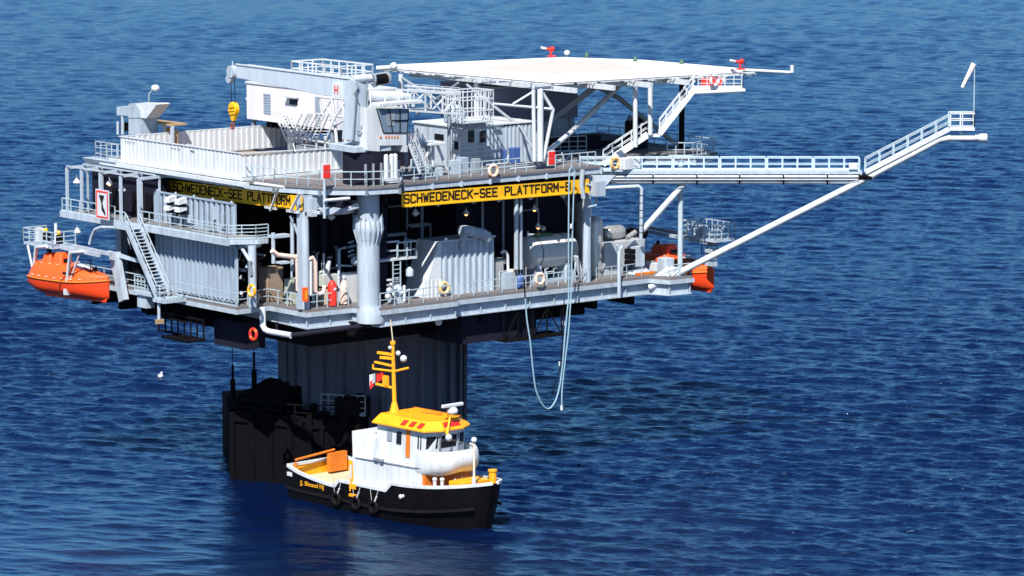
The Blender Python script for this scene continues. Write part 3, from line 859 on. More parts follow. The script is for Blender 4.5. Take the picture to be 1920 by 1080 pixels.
# ------------------------------------------------------------------ pedestal crane
CR = T("pedestal_crane", "pale grey pedestal crane with box jib and glazed cab over the front column", "crane", (4.85, -1.6, 25.2))
m = MB(DARK, GREY); m.lathe((4.85, -1.3, 0), [(1.7, 25.2), (1.7, 27.75)], 24); m.m = 1  # drum coloured dark to carry the shade below the slew platform
for k in range(5): m.box(3.6 + k * 0.75, 3.66 + k * 0.75, -3.2, -2.95, 25.2, 26.9)
m.build("pedestal", CR)
m = MB(BLUEW)
z0 = PV(690, 283, -2)[2]
m.prism([(3.1, 1.0), (2.9, -2.5), (6.2, -2.95), (6.6, -2.3), (6.6, 1.0)], 27.75, 28.25); m.build("slew_platform", CR, bevel=0.04)
m = MB(BLUEW, GREY)
pa = [PV(660, 263, -2.1), PV(690, 268, -2.1), PV(688, 160, -2.1), PV(668, 152, -2.1)]
m.hexa([Vector(p) for p in pa], [Vector(p) + Vector((0, 1.3, 0)) for p in pa])
m.m = 1
for x in (661, 689): m.tube([PV(x, 262, -2.25), PV(x + (8 if x < 670 else -1), 155, -2.25)], 0.07)
m.build("machinery_house", CR)
m = MB(GREY, BLACKISH)
for (x0, y0, x1, y1) in ((672, 160, 664, 175), (664, 175, 672, 188), (686, 170, 684, 225), (684, 225, 676, 240), (670, 245, 680, 250)): m.tube([PV(x0, y0, -2.3), PV(x1, y1, -2.3)], 0.06)
m.build("cable_run", CR)
# jib along +v over the pipe deck
m = MB(BLUEW)
def jibp(x, y, u): return Vector(PU(x, y, u))
ja = [(443, 122), (443, 146), (480, 153), (600, 178), (662, 186), (662, 150)]
near = [jibp(x, y, 3.9) for x, y in ja]
far = [p + Vector((1.3, 0, 0)) for p in near]
m.hexa(near, far); m.mats = (JIBP,)
m.build("jib", CR, bevel=0.03)
m = MB(WHITE)
n0, n1 = jibp(443, 121, 3.9), jibp(662, 149, 3.9)
m.beam(n0 + Vector((-0.03, 0, 0.04)), n1 + Vector((-0.03, 0, 0.04)), 0.1); 
m.box(3.6, 3.9, jibp(632, 165, 3.8)[1] - 0.55, jibp(632, 165, 3.8)[1] + 0.55, jibp(632, 170, 3.8)[2] - 0.55, jibp(632, 170, 3.8)[2] + 0.55)
m.build("jib_flange", CR)
m = MB(RED)
c = jibp(630, 168, 3.55)
for dv in (0.2, -0.2): m.box(3.55, 3.585, c[1] + dv - 0.04, c[1] + dv + 0.04, c[2] - 0.3, c[2] + 0.3)
m.box(3.55, 3.585, c[1] - 0.16, c[1] + 0.16, c[2] - 0.04, c[2] + 0.04)
m.build("jib_letter", CR)
m = MB(BLUEW, BLACKISH)
tp = jibp(436, 140, 4.5)
m.lathe(tp + Vector((-0.25, 0, 0.25)), [(0.5, 0), (0.5, 0.5)], 14, axis='x'); m.lathe(tp + Vector((-0.2, 0.35, -0.35)), [(0.35, 0), (0.35, 0.4)], 12, axis='x')
m.beam(tp + Vector((0, -0.8, 0.3)), tp + Vector((0, 0.5, -0.5)), 0.3); m.tube([tp + Vector((0, -0.1, 0.6)), tp + Vector((0, 0.0, 1.1))], 0.06)
m.build("jib_head", CR)
m = MB(WHITE)
m.tube([PV(661, 148, -1.5), PV(702, 145, -1.5)], 0.3, 12); m.build("luffing_cylinder", CR)
m = MB(WHITE, GREY, BLACKISH)
def hc(x0, y0, x1, y1, v, r, mat=0): m.m = mat; m.tube([PV(x0, y0, v), PV(x1, y1, v)], r, 14)
hc(688, 180, 750, 180, -2.0, 0.42); hc(700, 150, 726, 146, -1.6, 0.5, 1); hc(703, 150, 723, 147, -1.8, 0.42, 2); hc(740, 178, 765, 182, -2.0, 0.3)
m.m = 1; m.torus(PV(699, 148, -1.8), 0.38, 0.09, (1, 0, 0)); m.torus(PV(727, 146, -1.8), 0.38, 0.09, (1, 0, 0))
m.m = 2; m.box(*[PV(700, 188, -1.8)[0], PV(745, 188, -1.8)[0]], -2.0, -1.2, PV(720, 195, -1.8)[2], PV(720, 186, -1.8)[2])
m.m = 0
for x in (695, 722, 748, 770): m.tube([PV(x, 200, -2.4), PV(x, 175, -2.4)], 0.06)
m.build("winch", CR)
m = MB(WHITE)
p0, p1 = PV(703, 196, -2.8), PV(795, 200, -2.8)
m.box(p0[0], p1[0] - 0.6, -3.4, -0.4, p0[2] - 0.12, p0[2] + 0.14); m.build("cab_roof", CR, bevel=0.03)
m = MB(WHITE)
def face(m, pts, v0, v1):   # a plate drawn on a v plane, given real depth
    a_ = [Vector(PV(x, y, v0)) for x, y in pts]
    m.hexa(a_, [p + Vector((0, v1 - v0, 0)) for p in a_])
face(m, [(689, 282), (712, 284), (712, 273), (718, 250), (706, 203), (689, 203)], -3.0, -1.0)
face(m, [(712, 273), (762, 272), (762, 248), (719, 249)], -3.02, -1.0)
face(m, [(755, 285), (764, 285), (764, 272), (755, 272)], -3.02, -1.0)
m.build("cab", CR)
m = MB(GLASS); face(m, [(719, 249), (764, 248), (766, 204), (706, 203)], -3.0, -1.2); m.build("cab_window", CR)
m = MB(BLACKISH, GREY)
for x0, y0, x1, y1 in ((736, 248, 730, 204), (750, 248, 750, 204), (735, 226, 766, 225), (764, 248, 766, 204), (719, 249, 706, 203), (719, 249, 764, 249)): m.tube([PV(x0, y0, -3.06), PV(x1, y1, -3.06)], 0.04, 5)
m.m = 1
face(m, [(727, 236), (740, 236), (741, 212), (725, 214)], -3.04, -2.9)
m.build("cab_mullion", CR)
m = MB(ORA2)
p = PV(714, 257, -3.06); m.ball(p, 0.1, 8, (1, 0.2, 1))
for k in range(5):
    p = PV(724 + k * 5.5, 256.5, -3.06); m.box(p[0] - 0.07, p[0] + 0.06, p[1], p[1] + 0.02, p[2] - 0.1, p[2] + 0.08)
m.build("cab_mark", CR)
m = MB(RAILM); m.rail([Vector(PV(764, 203, -3.2)), Vector(PV(797, 205, -3.2))], 0.9, 0.8, r=0.028); m.build("railing", CR)
HK = T("crane_hook", "yellow hook block hanging from the crane jib above the pipe deck", "hook block", PU(438, 240, 4.5))
top = Vector(PU(438, 196, 4.5)); bot = Vector(PU(438, 222, 4.5))
m = MB(YEL, BLACKISH)
c = (top + bot) / 2
for dx in (-0.16, 0.06):
    m.lathe((c[0] + dx, c[1], c[2] + 0.2), [(0.40, 0), (0.58, 0.02), (0.58, 0.12), (0.40, 0.14)], 16, axis='x')
m.hexa([Vector((c[0] + a, c[1] + b, c[2] - 0.75)) for a, b in ((-.12, -.16), (.12, -.16), (.12, .16), (-.12, .16))], [Vector((c[0] + a, c[1] + b, c[2] + 0.15)) for a, b in ((-.2, -.55), (.2, -.55), (.2, .55), (-.2, .55))])
m.m = 1
for k in range(3): m.beam((c[0] - 0.19, c[1] - 0.35, c[2] + 0.35 - k * 0.28), (c[0] - 0.19, c[1] + 0.35, c[2] + 0.22 - k * 0.28), 0.02, 0.05)
m.build("sheave_block", HK)
m = MB(paint("hook_rust", (0.25, 0.06, 0.03), 0.6, 0.3)); hz = c[2] - 0.75
m.tube([(c[0], c[1], hz), (c[0], c[1], hz - 0.35)] + [(c[0], c[1] + 0.2 - 0.2 * math.cos(t_), hz - 0.45 - 0.22 * math.sin(t_)) for t_ in np.linspace(0, 4.2, 9)], 0.08, 8)
m.build("hook", HK)
m = MB(BLACKISH)
for dv in (-0.25, 0.25): m.tube([(c[0], c[1] + dv, c[2] + 0.2), (tp[0], tp[1] + dv, tp[2])], 0.03, 5)
m.build("hoist_cable", HK)

# ------------------------------------------------------------------ white module behind the pipe deck
AM = T("accommodation_module", "long white cabin module with louvred vent raised behind the pipe deck", "cabin", (15, 19, 25.2))
m = MB(paint("white_module_paint", (0.74, 0.72, 0.78), 0.5, 0.12)); m.box(12, 18, 12.0, 24.7, 27.85, 30.85); m.build("wall", AM)
m = MB(WHITE); m.box(11.9, 18.1, 11.9, 24.8, 30.85, 31.0); m.build("roof", AM)
m = MB(BLUEG)
for k in range(8): 
    z = 28.5 + k * 0.22; m.box(11.93, 12.0, 21.2, 22.2, z, z + 0.12)
m.build("louvre", AM)
m = MB(DGLASS); m.box(11.95, 12.0, 17.4, 18.5, 29.5, 29.95); m.build("window", AM)
m = MB(WHITE); m.box(11.5, 12.0, 17.2, 18.8, 30.1, 30.22); m.build("awning", AM)
m = MB(BLUEG); m.box(11.94, 12.0, 14.2, 14.9, 28.0, 30.4); m.build("door", AM)
m = MB(GREY, BLACKISH)
for v in (24.2, 19, 13): m.box(12.2, 12.5, v - 0.15, v + 0.15, 25.2, 27.85); m.box(17.3, 17.6, v - 0.15, v + 0.15, 25.2, 27.85)
m.m = 1
for k in range(6): m.box(12.3, 12.8, 14.5 + k * 1.4, 15.3 + k * 1.4, 27.3, 27.84)
m.build("support_leg", AM)
m = MB(WHITE); m.rail([(13, 25.9, 29.5), (13, 24.8, 29.5)], 1.6, 0.6, mids=2); m.rail([(13, 25.9, 29.5), (15.5, 25.9, 29.5)], 1.6, 0.8, mids=2); m.box(12.8, 16, 24.72, 26.0, 29.3, 29.5)
m.build("side_balcony", AM)
m = MB(WHITE)
g0, g1 = PU(580, 152, 15), PU(655, 158, 15)
zt = g0[2]
ge = PU(640, 158, 13.2)[1]; m.box(13.2, 16.4, g0[1] + 0.1, ge, zt - 0.2, zt)
m.rail([(13.2, g0[1], zt), (13.2, ge, zt), (16.4, ge, zt), (16.4, g0[1], zt), (13.2, g0[1], zt)], 1.75, 1.2, 0.05, mids=2)
m.box(13.3, 13.6, ge, ge + 0.3, 31.0, zt - 0.2); m.box(16, 16.3, ge, ge + 0.3, 31.0, zt - 0.2); m.box(13.3, 13.6, g0[1] - 0.4, g0[1] - 0.1, 31.0, zt - 0.2)
m.build("roof_gallery", AM)

# lattice legs and ladders between pipe deck and crane
LT = T("lattice_tower", "white lattice trestle standing between the pipe deck and the crane", "trestle", (9, 7.5, 25.2))
m = MB(WHITE)
for (x0, y0, x1, y1, r) in ((622, 182, 632, 270, .13), (600, 190, 604, 215, .09), (642, 182, 648, 268, .1), (594, 214, 645, 219, .11), (604, 190, 622, 214, .08), (622, 185, 606, 212, .08), (612, 215, 629, 236, .1), (648, 190, 633, 215, .08), (636, 190, 648, 215, .08), (598, 182, 650, 186, .1), (629, 236, 645, 225, .08)):
    m.tube([PU(x0, y0, 9.5), PU(x1, y1, 9.5)], r, 6)
m.build("lattice", LT)
RK = T("ladder_stack", "bundle of white ladders and gratings leaning in a zigzag behind the wind wall", "ladders", (8, 12, 25.2))
for (xa, xb, sgn) in ((512, 540, 1), (524, 552, 1), (566, 540, -1), (586, 556, -1), (602, 574, -1), (616, 592, -1), (536, 562, 1), (578, 548, -1), (594, 565, -1), (518, 548, 1)):
    m = MB(WHITE)
    p0, p1 = Vector(PU(xa, 208 if sgn > 0 else 212, 8.6)), Vector(PU(xb, 268, 8.6))
    w_ = Vector((0.5, -0.5, 0))
    m.beam(p0, p1, 0.07, 0.12); m.beam(p0 + w_, p1 + w_, 0.07, 0.12)
    for k in range(1, 10): m.beam(p0.lerp(p1, k / 10), p0.lerp(p1, k / 10) + w_, 0.05)
    m.build("ladder", RK)
MR = T("mud_pump_skid", "dark pumps and grey motor housings crowded behind the leaning ladders", "pumps", (14, 10, 25.2))
m = MB(DARK); m.box(12.4, 17, 6.5, 11.4, 25.2, 26.9); m.build("housing", MR, bevel=0.05)
m = MB(GREY); m.box(12.2, 13.4, 12.0, 13.8, 25.2, 26.6); m.box(12.2, 13.0, 15.0, 18.0, 25.2, 26.2); m.tube([(12.1, 8.2, 25.9), (12.1, 9.6, 26.4)], 0.4, 12); m.build("motor", MR, bevel=0.05)
m = MB(WHITE)
for k in range(9):
    v = 7 + k * 1.3; m.tube([(11.9, v, 25.2), (11.9, v + random.uniform(-.8, .8), 26.2 + random.random() * 1.2)], random.choice((0.06, 0.1)), 6)
m.tube([(11.9, 6.8, 26.6), (11.9, 18, 26.8)], 0.1, 6); m.build("pipe", MR)
m = MB(TAN, RUSTY); m.box(3, 9, 7.2, 7.9, 25.33, 25.6); m.tube([(2, 9, 25.5), (9, 12, 25.5)], 0.12); m.tube([(0, 14, 25.45), (8, 19, 25.45)], 0.1); m.tube([(1, 10, 25.45), (2.5, 22, 25.45)], 0.08)
m.ball((4.0, 16.8, 25.55), 0.28, 8)
m.build("drill_pipe", None, "rusty pipes and timber lying on the pipe deck floor", "pipes", loc=(4, 10, 25.3))

# ------------------------------------------------------------------ lattice bridge and cage under the helideck
TB = T("lattice_bridge", "white cross-braced lattice bridge between crane and helideck legs", "lattice girder", (14, 2, 28))
m = MB(WHITE)
pz0, pz1 = PV(765, 207, 0)[2], PV(862, 214, 0)[2]
ua, ub = PV(765, 207, 0)[0], PV(862, 214, 0)[0]
for v in (0, 1.5):
    m.truss((ua, v, pz0), (ub, v, pz1), 1.55, 0.15, 3, x=False)
m.truss((ua, 0, pz0), (ua, 1.5, pz0), 1.55, 0.14, 1)
m.build("girder", TB)
m = MB(WHITE); m.rail([(ua, 0, pz0 + 1.6), (ub, 0, pz1 + 1.6)], 0.5, 0.9, r=0.025); m.tube([(ua, 0.4, pz0 + 1.9), (ub, 0.4, pz1 + 1.9)], 0.08); m.build("railing", TB)
m = MB(GREY); m.tube([(ua + 0.6, 1, 25.2), (ua + 0.6, 1, pz0)], 0.14); m.build("post", TB)
m = MB(GREY); m.tube([(ub - 0.3, 1, 25.2), (ub - 0.3, 1, pz1)], 0.14); m.build("post", TB)
m = MB(WHITE)
cu, cv, c0, c1 = PV(885, 200, 1)[0], 1.6, PV(885, 228, 1)[2], PV(885, 170, 1)[2]
for k in range(6): m.box(cu - 1.4, cu - 1.33, cv - 1.5, cv + 1.0, c0, c0 + 0.01 + 0.0) if False else None
for (u0, v0, u1, v1) in ((-1.4, -1.2, 1.7, -1.2), (1.7, -1.2, 1.7, 1.0), (1.7, 1.0, -1.4, 1.0), (-1.4, 1.0, -1.4, -1.2)):
    a, b = Vector((cu + u0, cv + v0, 0)), Vector((cu + u1, cv + v1, 0))
    for z in (c0, c0 + 0.9, c0 + 1.8, c1): m.beam(a + Vector((0, 0, z)), b + Vector((0, 0, z)), 0.09)
    n = 7
    for k in range(n): m.beam(a.lerp(b, k / n) + Vector((0, 0, c0)), a.lerp(b, k / n) + Vector((0, 0, c1)), 0.06)
m.box(cu - 1.4, cu + 1.7, cv - 1.2, cv + 1.0, c0 - 0.1, c0 - 0.02)
m.build("basket", None, "tall white wire cage standing on the roof of the deck cabin", "cage", loc=(cu, cv, c0))
m = MB(GREY, BLACKISH); m.box(cu - 1.2, cu + 1.3, cv - 0.8, cv + 0.8, 28.5, c0 - 0.12); m.build("cage_stand", None, "dark grey support box below the white wire cage", "support", loc=(cu, cv, 28.5), bevel=0.04)

# deck cabin
CB = T("deck_cabin", "pale blue grey deck cabin with small windows beside the name board rail", "cabin", (21, 5, 25.2))
m = MB(BLUEW); m.box(17.8, 22.3, 3.2, 9.2, 25.2, 28.35); m.build("wall", CB)
m = MB(BLUEW)
m.corr((22.3, 3.2), (25.6, 3.2), 25.2, 28.2, 0.42, 0.08); m.hexa([(22.31, 3.24, 25.2), (26.6, 3.24, 25.2), (26.6, 9, 25.2), (22.31, 9, 25.2)], [(22.31, 3.24, 28.2), (25.6, 3.24, 28.2), (25.6, 9, 28.2), (22.31, 9, 28.2)])
m.build("corrugated_wall", CB)
m = MB(WHITE); m.box(17.65, 25.7, 3.05, 9.3, 28.35, 28.47); m.build("roof", CB)
for (x0, x1) in ((878, 889), (900, 911)):
    a, b = PV(x0, 245, 3.17), PV(x1, 266, 3.17)
    m = MB(DGLASS); m.box(a[0], b[0], 3.15, 3.2, b[2], a[2]); f = m.build("window", CB)
    m = MB(GREY); m.beam((a[0] - .03, 3.14, a[2] + .03), (b[0] + .03, 3.14, a[2] + .03), 0.06); m.beam((a[0] - .03, 3.14, b[2] - .03), (b[0] + .03, 3.14, b[2] - .03), 0.06); m.build("frame", f)
m = MB(DGLASS); a, b = PU(815, 250, 17.78), PU(832, 263, 17.78); m.box(17.74, 17.8, a[1], b[1], b[2], a[2]); m.build("window", CB)
m = MB(WHITE); a, b = PU(848, 258, 17.78), PU(863, 315, 17.78); m.box(17.72, 17.8, a[1], b[1], 25.25, 27.6); dr = m.build("door", CB)
m = MB(DGLASS); a, b = PU(852, 265, 17.7), PU(859, 281, 17.7); m.box(17.69, 17.72, a[1], b[1], b[2], a[2]); m.build("pane", dr)
m = MB(WHITE)
for z in (25.9, 26.3, 26.7): m.box(17.9, 20.9, 3.0, 3.19, z, z + 0.06)
m.build("cable_tray", CB)
m = MB(GREY); m.box(21.2, 21.9, 2.95, 3.19, 28.0, 28.15); m.build("lamp_bracket", CB)
m = MB(BLUE); a = PV(945, 295, 2.4); m.box(a[0] - 0.1, a[0] + 0.15, 2.2, 2.6, 25.2, 26.4); m.box(a[0] + 0.7, a[0] + 1.5, 2.1, 2.7, 25.2, 26.5)
m.build("storage_bin", None, "pair of blue plastic bins standing against the deck cabin wall", "bins", loc=(a[0], 2.4, 25.2), bevel=0.05)

# big blue grey module, its paint darkened to carry the helideck's shade
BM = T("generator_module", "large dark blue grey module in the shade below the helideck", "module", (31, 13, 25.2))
m = MB(paint("shaded_module_paint", (0.16, 0.17, 0.27), 0.6, 0.15)); m.box(26.6, 35.4, 9.4, 17, 27.7, 30.6); m.build("wall", BM)
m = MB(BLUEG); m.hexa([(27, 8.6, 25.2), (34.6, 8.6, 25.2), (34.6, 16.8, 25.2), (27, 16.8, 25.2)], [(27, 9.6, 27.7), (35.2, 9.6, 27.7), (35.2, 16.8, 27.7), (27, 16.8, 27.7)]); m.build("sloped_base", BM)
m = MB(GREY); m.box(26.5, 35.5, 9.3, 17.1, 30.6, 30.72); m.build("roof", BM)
m = MB(BLUEG); m.box(31.6, 32.2, 9.34, 9.39, 29.9, 30.15); m.build("sign_plate", BM)
m = MB(GREY)
for k in range(4): m.beam((28 + k * 2, 8.5, 25.3), (28.6 + k * 2, 9.5, 27.7), 0.12, 0.12)
m.build("rib", BM)
m = MB(BLUEW); m.lathe((19.5, 6, 0), [(0.0, 28.5), (0.9, 28.5), (0.9, 29.4), (0.5, 29.9)], 16); m.build("roof_vent", None, "round pale vent on the deck cabin roof near the lattice bridge", "vent", loc=(19.5, 6, 28.5))
m = MB(DARK, GREY)
p = PZ(1268, 290, 25.2)
m.lathe((38.6, 5.5, 25.2), [(1.0, 0), (1.0, 2.2), (0.6, 2.6)], 16); m.m = 1; m.ball((37.6, 5.2, 27.8), 0.25); m.tube([(38.6, 5.5, 27.4), (38.6, 5.5, 28.2)], 0.2)
m.build("vessel", None, "dark upright vessel on the far right corner of the upper deck", "vessel", loc=(38.6, 5.5, 25.2))
m = MB(DARK)
m.box(36, 41, 7.5, 13.5, 25.2, 25.75); m.box(30.5, 36, 7.0, 8.3, 25.2, 26.4)
m.build("skid", None, "low dark equipment skid beyond the helideck stairway", "skid", loc=(37, 9, 25.2), bevel=0.05)

# access stairway beside the crane
CS = T("access_stairway", "steep white stairway between crane cab and name board rail", "stairs", (9, -2, 25.2))
for (xa, xb, v) in ((764, 788, -2.6), (782, 803, -1.4)):
    m = MB(WHITE); a, b = Vector(PV(xa, 262, v)), Vector(PV(xb, 325, v)); stair(m, b, a, (0.9, 0.5, 0), 12, 0.9, rr=0.03); m.build("flight", CS)
# A-frame stand
AF = T("trestle_stand", "white tubular A-frame stand with a plate top beside the deck cabin", "stand", (13.5, -1, 25.2))
m = MB(WHITE)
for (x0, y0, x1, y1) in ((820, 272, 838, 318), (812, 272, 812, 312), (806, 272, 798, 300)): m.tube([PV(x0, y0, -1.2), PV(x1, y1, -1.2)], 0.12, 8)
m.build("leg", AF)
m = MB(WHITE); a, b = PV(795, 270, -1.2), PV(824, 270, -1.2); m.box(a[0], b[0], -2.0, -0.2, a[2] - 0.1, a[2] + 0.12); m.build("top_plate", AF, bevel=0.03)
m = MB(WHITE, BLACKISH)
for k, x in enumerate((727, 737, 744)):
    a = PV(x, 318, -3.2); m.tube([(a[0], -3.0, 25.6), (a[0], -3.0, 27.3)], 0.19, 12); m.ball((a[0], -3.0, 27.35), 0.19, 10)
a = PV(736, 312, -3.2); m.box(a[0] - 0.9, a[0] + 0.9, -3.3, -2.6, 25.45, 25.65); m.box(a[0] - 0.7, a[0] + 0.7, -3.3, -2.6, 25.3, 25.4)
m.build("gas_bottle_rack", None, "rack of white gas bottles below the crane cab", "gas bottles", loc=(a[0], -3, 25.2))

# ------------------------------------------------------------------ boom
BX, BY, BZ = 6.1, 0.5, 23.2
BM2 = T("service_boom", "long white railed boom reaching out to the right with a raised tip", "boom", (BX, BY, BZ), own=True, rot=0, world=True)
def bp(X, Z, y=0): return (X - BX, y, Z - BZ)
m = MB(BLUEW)
m.box(5.4 - BX, 28.7 - BX, -0.55, 0.55, 24.05 - BZ, 24.3 - BZ)
for k in range(24): m.box(5.6 + k - BX, 5.66 + k - BX, -0.57, 0.57, 23.95 - BZ, 24.05 - BZ)
m.build("walkway", BM2)
m = MB(WHITE)
m.tube([bp(5.0, 23.42), bp(28.9, 23.42)], 0.24, 12)
m.build("main_tube", BM2)
m = MB(WHITE, BLACKISH)
m.tube([bp(5.2, 23.85, -0.5), bp(28.4, 23.85, -0.5)], 0.1, 8); m.tube([bp(7.2, 23.62, -0.6), bp(28.4, 23.62, -0.6)], 0.05, 6); m.tube([bp(5.2, 23.85, 0.4), bp(28.4, 23.85, 0.4)], 0.1, 8)
m.m = 1
for X in (8.0, 11.5, 15.1, 18.6, 22.2, 25.8): m.box(X - BX, X + 0.12 - BX, -0.62, -0.25, 23.2 - BZ, 24.0 - BZ)
m.m = 0
for X in (8.0, 11.5, 15.1, 18.6, 22.2, 25.8): m.box(X - BX, X + 0.2 - BX, -0.5, 0.5, 23.88 - BZ, 24.04 - BZ)
m.build("service_pipe", BM2)
LB_RAIL = paint("boom_rail_paint", (0.55, 0.72, 0.86), 0.5, 0.08)
for y in (-0.52, 0.52):
    m = MB(LB_RAIL)
    for k in range(6):
        X0 = 5.6 + k * 3.84
        m.rail([bp(X0, 24.3, y), bp(X0 + 3.7, 24.3, y)], 1.08, 1.25, 0.029, mids=1)
    m.build("railing", BM2)
m = MB(WHITE)
m.tube([bp(11.3, 14.6, -0.2), bp(28.47, 23.35, -0.2), bp(35.0, 26.85, -0.2), bp(35.8, 27.0, -0.2), bp(38.8, 27.0, -0.2)], 0.27, 14)
m.build("strut", BM2)
m = MB(WHITE)
m.tube([bp(14.2, 23.2, 0.3), bp(10.75, 19.3, 0.3)], 0.25, 12); m.build("strut", BM2)
m = MB(WHITE)
a, b = Vector(bp(29.0, 24.15)), Vector(bp(35.9, 27.75))
m.beam(a + Vector((0, 0, 0)), b, 1.0, 0.1); m.beam(a + Vector((0, -0.5, 0)), b + Vector((0, -0.5, 0)), 0.08, 0.26); m.beam(a + Vector((0, 0.5, 0)), b + Vector((0, 0.5, 0)), 0.08, 0.26)
m.tube([a + Vector((0.4, -0.3, -0.5)), b + Vector((-0.6, -0.3, -0.5)), b + Vector((-0.4, -0.3, -0.8))], 0.1)
for t_ in (0.15, 0.5, 0.8):
    q = a.lerp(b, t_); m.beam(q, q + Vector((0.25, 0, -0.75)), 0.14)
m.build("sloping_walkway", BM2)
m = MB(RAILM)
for y in (-0.5, 0.5):
    ya = Vector((0, y, 0))
    m.rail([a + ya, b + ya], 1.15, 1.3, 0.036, kick=False)
m.build("railing", BM2)
m = MB(WHITE); m.box(35.8 - BX, 37.85 - BX, -0.75, 0.75, 27.65 - BZ, 27.95 - BZ); m.beam(bp(37.0, 27.1, -0.3), bp(36.6, 27.65, -0.3), 0.15); m.build("end_platform", BM2)
m = MB(WHITE); m.rail([bp(35.85, 27.95, -0.72), bp(37.8, 27.95, -0.72), bp(37.8, 27.95, 0.72), bp(35.85, 27.95, 0.72)], 1.1, 0.9, 0.045, kick=False); m.build("railing", BM2)
m = MB(WHITE); m.tube([bp(38.3, 27.0, -0.2), bp(38.9, 27.0, -0.2)], 0.36, 14); m.box(27.6 - BX, 28.3 - BX, -0.75, -0.55, 24.5 - BZ, 25.0 - BZ); m.build("end_cap", BM2)
m = MB(BLACKISH, GREY); m.box(28.3 - BX, 29.2 - BX, -0.5, 0.5, 23.6 - BZ, 23.95 - BZ); m.tube([bp(28.8, 23.9, -0.6), bp(29.5, 23.7, -0.6)], 0.15); m.build("hinge", BM2)
m = MB(BLUEW)
m.box(5.3 - BX, 9.2 - BX, -0.9, 1.2, 24.3 - BZ, 24.42 - BZ); m.hexa([bp(5.5, 22.6, -0.7), bp(7.5, 22.9, -0.7), bp(7.5, 22.9, 0.7), bp(5.5, 22.6, 0.7)], [bp(5.2, 24.0, -0.7), bp(8.5, 24.0, -0.7), bp(8.5, 24.0, 0.7), bp(5.2, 24.0, 0.7)])
m.tube([bp(7.5, 22.9, -0.5), bp(10.4, 23.05, -0.5), bp(10.6, 22.9, -0.5), bp(10.6, 18.6, -0.3)], 0.16, 8)
m.build("root_bracket", BM2)
m = MB(BLACKISH)
for k in range(6): m.torus(bp(10.6, 22.3 - k * 0.62, -0.45 + k * 0.03), 0.18, 0.03, (0, 0, 1), 10, 5)
m.build("pipe_clamp", BM2)

WS = T("windsock", "white windsock hanging from a thin pole at the boom tip", "windsock", (37.75, BY - 0.7, 27.95), own=True, rot=0, world=True)
m = MB(RAILM); m.tube([(0, 0, 0), (0, 0, 5.1)], 0.045, 6); m.torus((-0.1, 0, 5.1), 0.2, 0.02, (-0.45, 0, -0.9), 12, 5); m.build("pole", WS)
m = MB(paint("windsock_cloth", (0.88, 0.80, 0.78), 0.8, 0.05))
m.tube([(-0.05, 0, 5.2), (-0.3, 0, 4.65), (-0.62, 0, 4.0), (-0.98, 0, 3.25)], 0.23, 12, cap=False, r2=0.13); m.build("sock", WS)
# ------------------------------------------------------------------ left side: portal frames, stairs, galleries
PF = T("portal_frame", "row of pale steel portal frames over the left end of the side walkway", "portal frames", (-3, 22, 20.9))
m = MB(BLUEW)
for v in (27.6, 25.4, 22.6, 19.6, 17.0):
    m.beam((-4.0, v, 20.9), (-4.0, v, 24.55), 0.2); m.beam((-4.0, v, 24.55), (-1.0, v, 24.6), 0.2, 0.22); m.beam((-2.0, v, 20.9), (-2.0, v, 24.5), 0.14)
    m.build("frame", PF); m = MB(BLUEW)
m.beam((-4.0, 27.6, 24.7), (-4.0, 17.0, 24.7), 0.12); m.beam((-2.4, 27.6, 24.75), (-2.4, 17, 24.75), 0.12); m.build("tie_beam", PF)
m = MB(DARK, BLACKISH); m.box(-1.7, -0.9, 17.2, 27.4, 20.9, 24.4); m.m = 1
for v in (18.5, 20.5, 23.4): m.box(-1.78, -1.7, v, v + 0.9, 20.9, 23.0)
m.build("dark_wall", PL)
SG = T("warning_sign", "tall red bordered white sign with a black hourglass symbol on the left walkway", "sign", (-5.0, 20.9, 21.0))
a, b = PU(179, 354, -5.0), PU(204, 412, -5.0)
v0, v1, z0, z1 = a[1], b[1], b[2] - 0.05, a[2]
m = MB(WHITE); m.box(-5.0, -4.92, v0, v1, z0, z1); m.build("panel", SG)
m = MB(RED)
for i_, (vo, vi) in enumerate(((0.0, 0.0),)):
    t_ = 0.13; e = 0.1
    V0, V1, Z0, Z1 = v0 - e, v1 + e, z0 + e, z1 - e
    m.box(-5.02, -5.0, V0, V0 - t_, Z0, Z1); m.box(-5.02, -5.0, V1 + t_, V1, Z0, Z1); m.box(-5.02, -5.0, V0 - t_, V1 + t_, Z0, Z0 + t_); m.box(-5.02, -5.0, V0 - t_, V1 + t_, Z1 - t_, Z1)
m.build("border", SG)
m = MB(INK); vc = (v0 + v1) / 2; zc = (z0 + z1) / 2
def tri(m, P, x0=-5.03, x1=-5.0): m.hexa([Vector((x0, p[0], p[1])) for p in P], [Vector((x1, p[0], p[1])) for p in P])
tri(m, [(vc + 0.42, zc + 0.75), (vc - 0.35, zc + 0.75), (vc - 0.05, zc + 0.1), (vc + 0.08, zc + 0.1)])
tri(m, [(vc + 0.1, zc + 0.1), (vc - 0.05, zc + 0.1), (vc - 0.42, zc - 0.8), (vc + 0.05, zc - 0.45)])
tri(m, [(vc - 0.1, zc - 0.5), (vc - 0.3, zc - 0.3), (vc - 0.5, zc - 0.75), (vc - 0.4, zc - 0.85)])
m.build("symbol", SG)
m = MB(BLUEW); m.beam((-4.9, vc, z0), (-4.1, vc, z0 + 0.2), 0.08); m.beam((-4.9, vc, z1 - 0.3), (-4.1, vc, z1 - 0.3), 0.08); m.build("bracket", SG)
SW = T("side_stairway", "pale steel stairway down the left side from walkway to lower deck", "stairs", (-5, 12.5, 15.6))
m = MB(BLUEW); stair(m, (-5.5, 12.4, 15.7), (-5.5, 16.6, 20.9), (1.2, 0, 0), 20, 1.0, tread=0.28, sw=0.4); m.build("flight", SW)
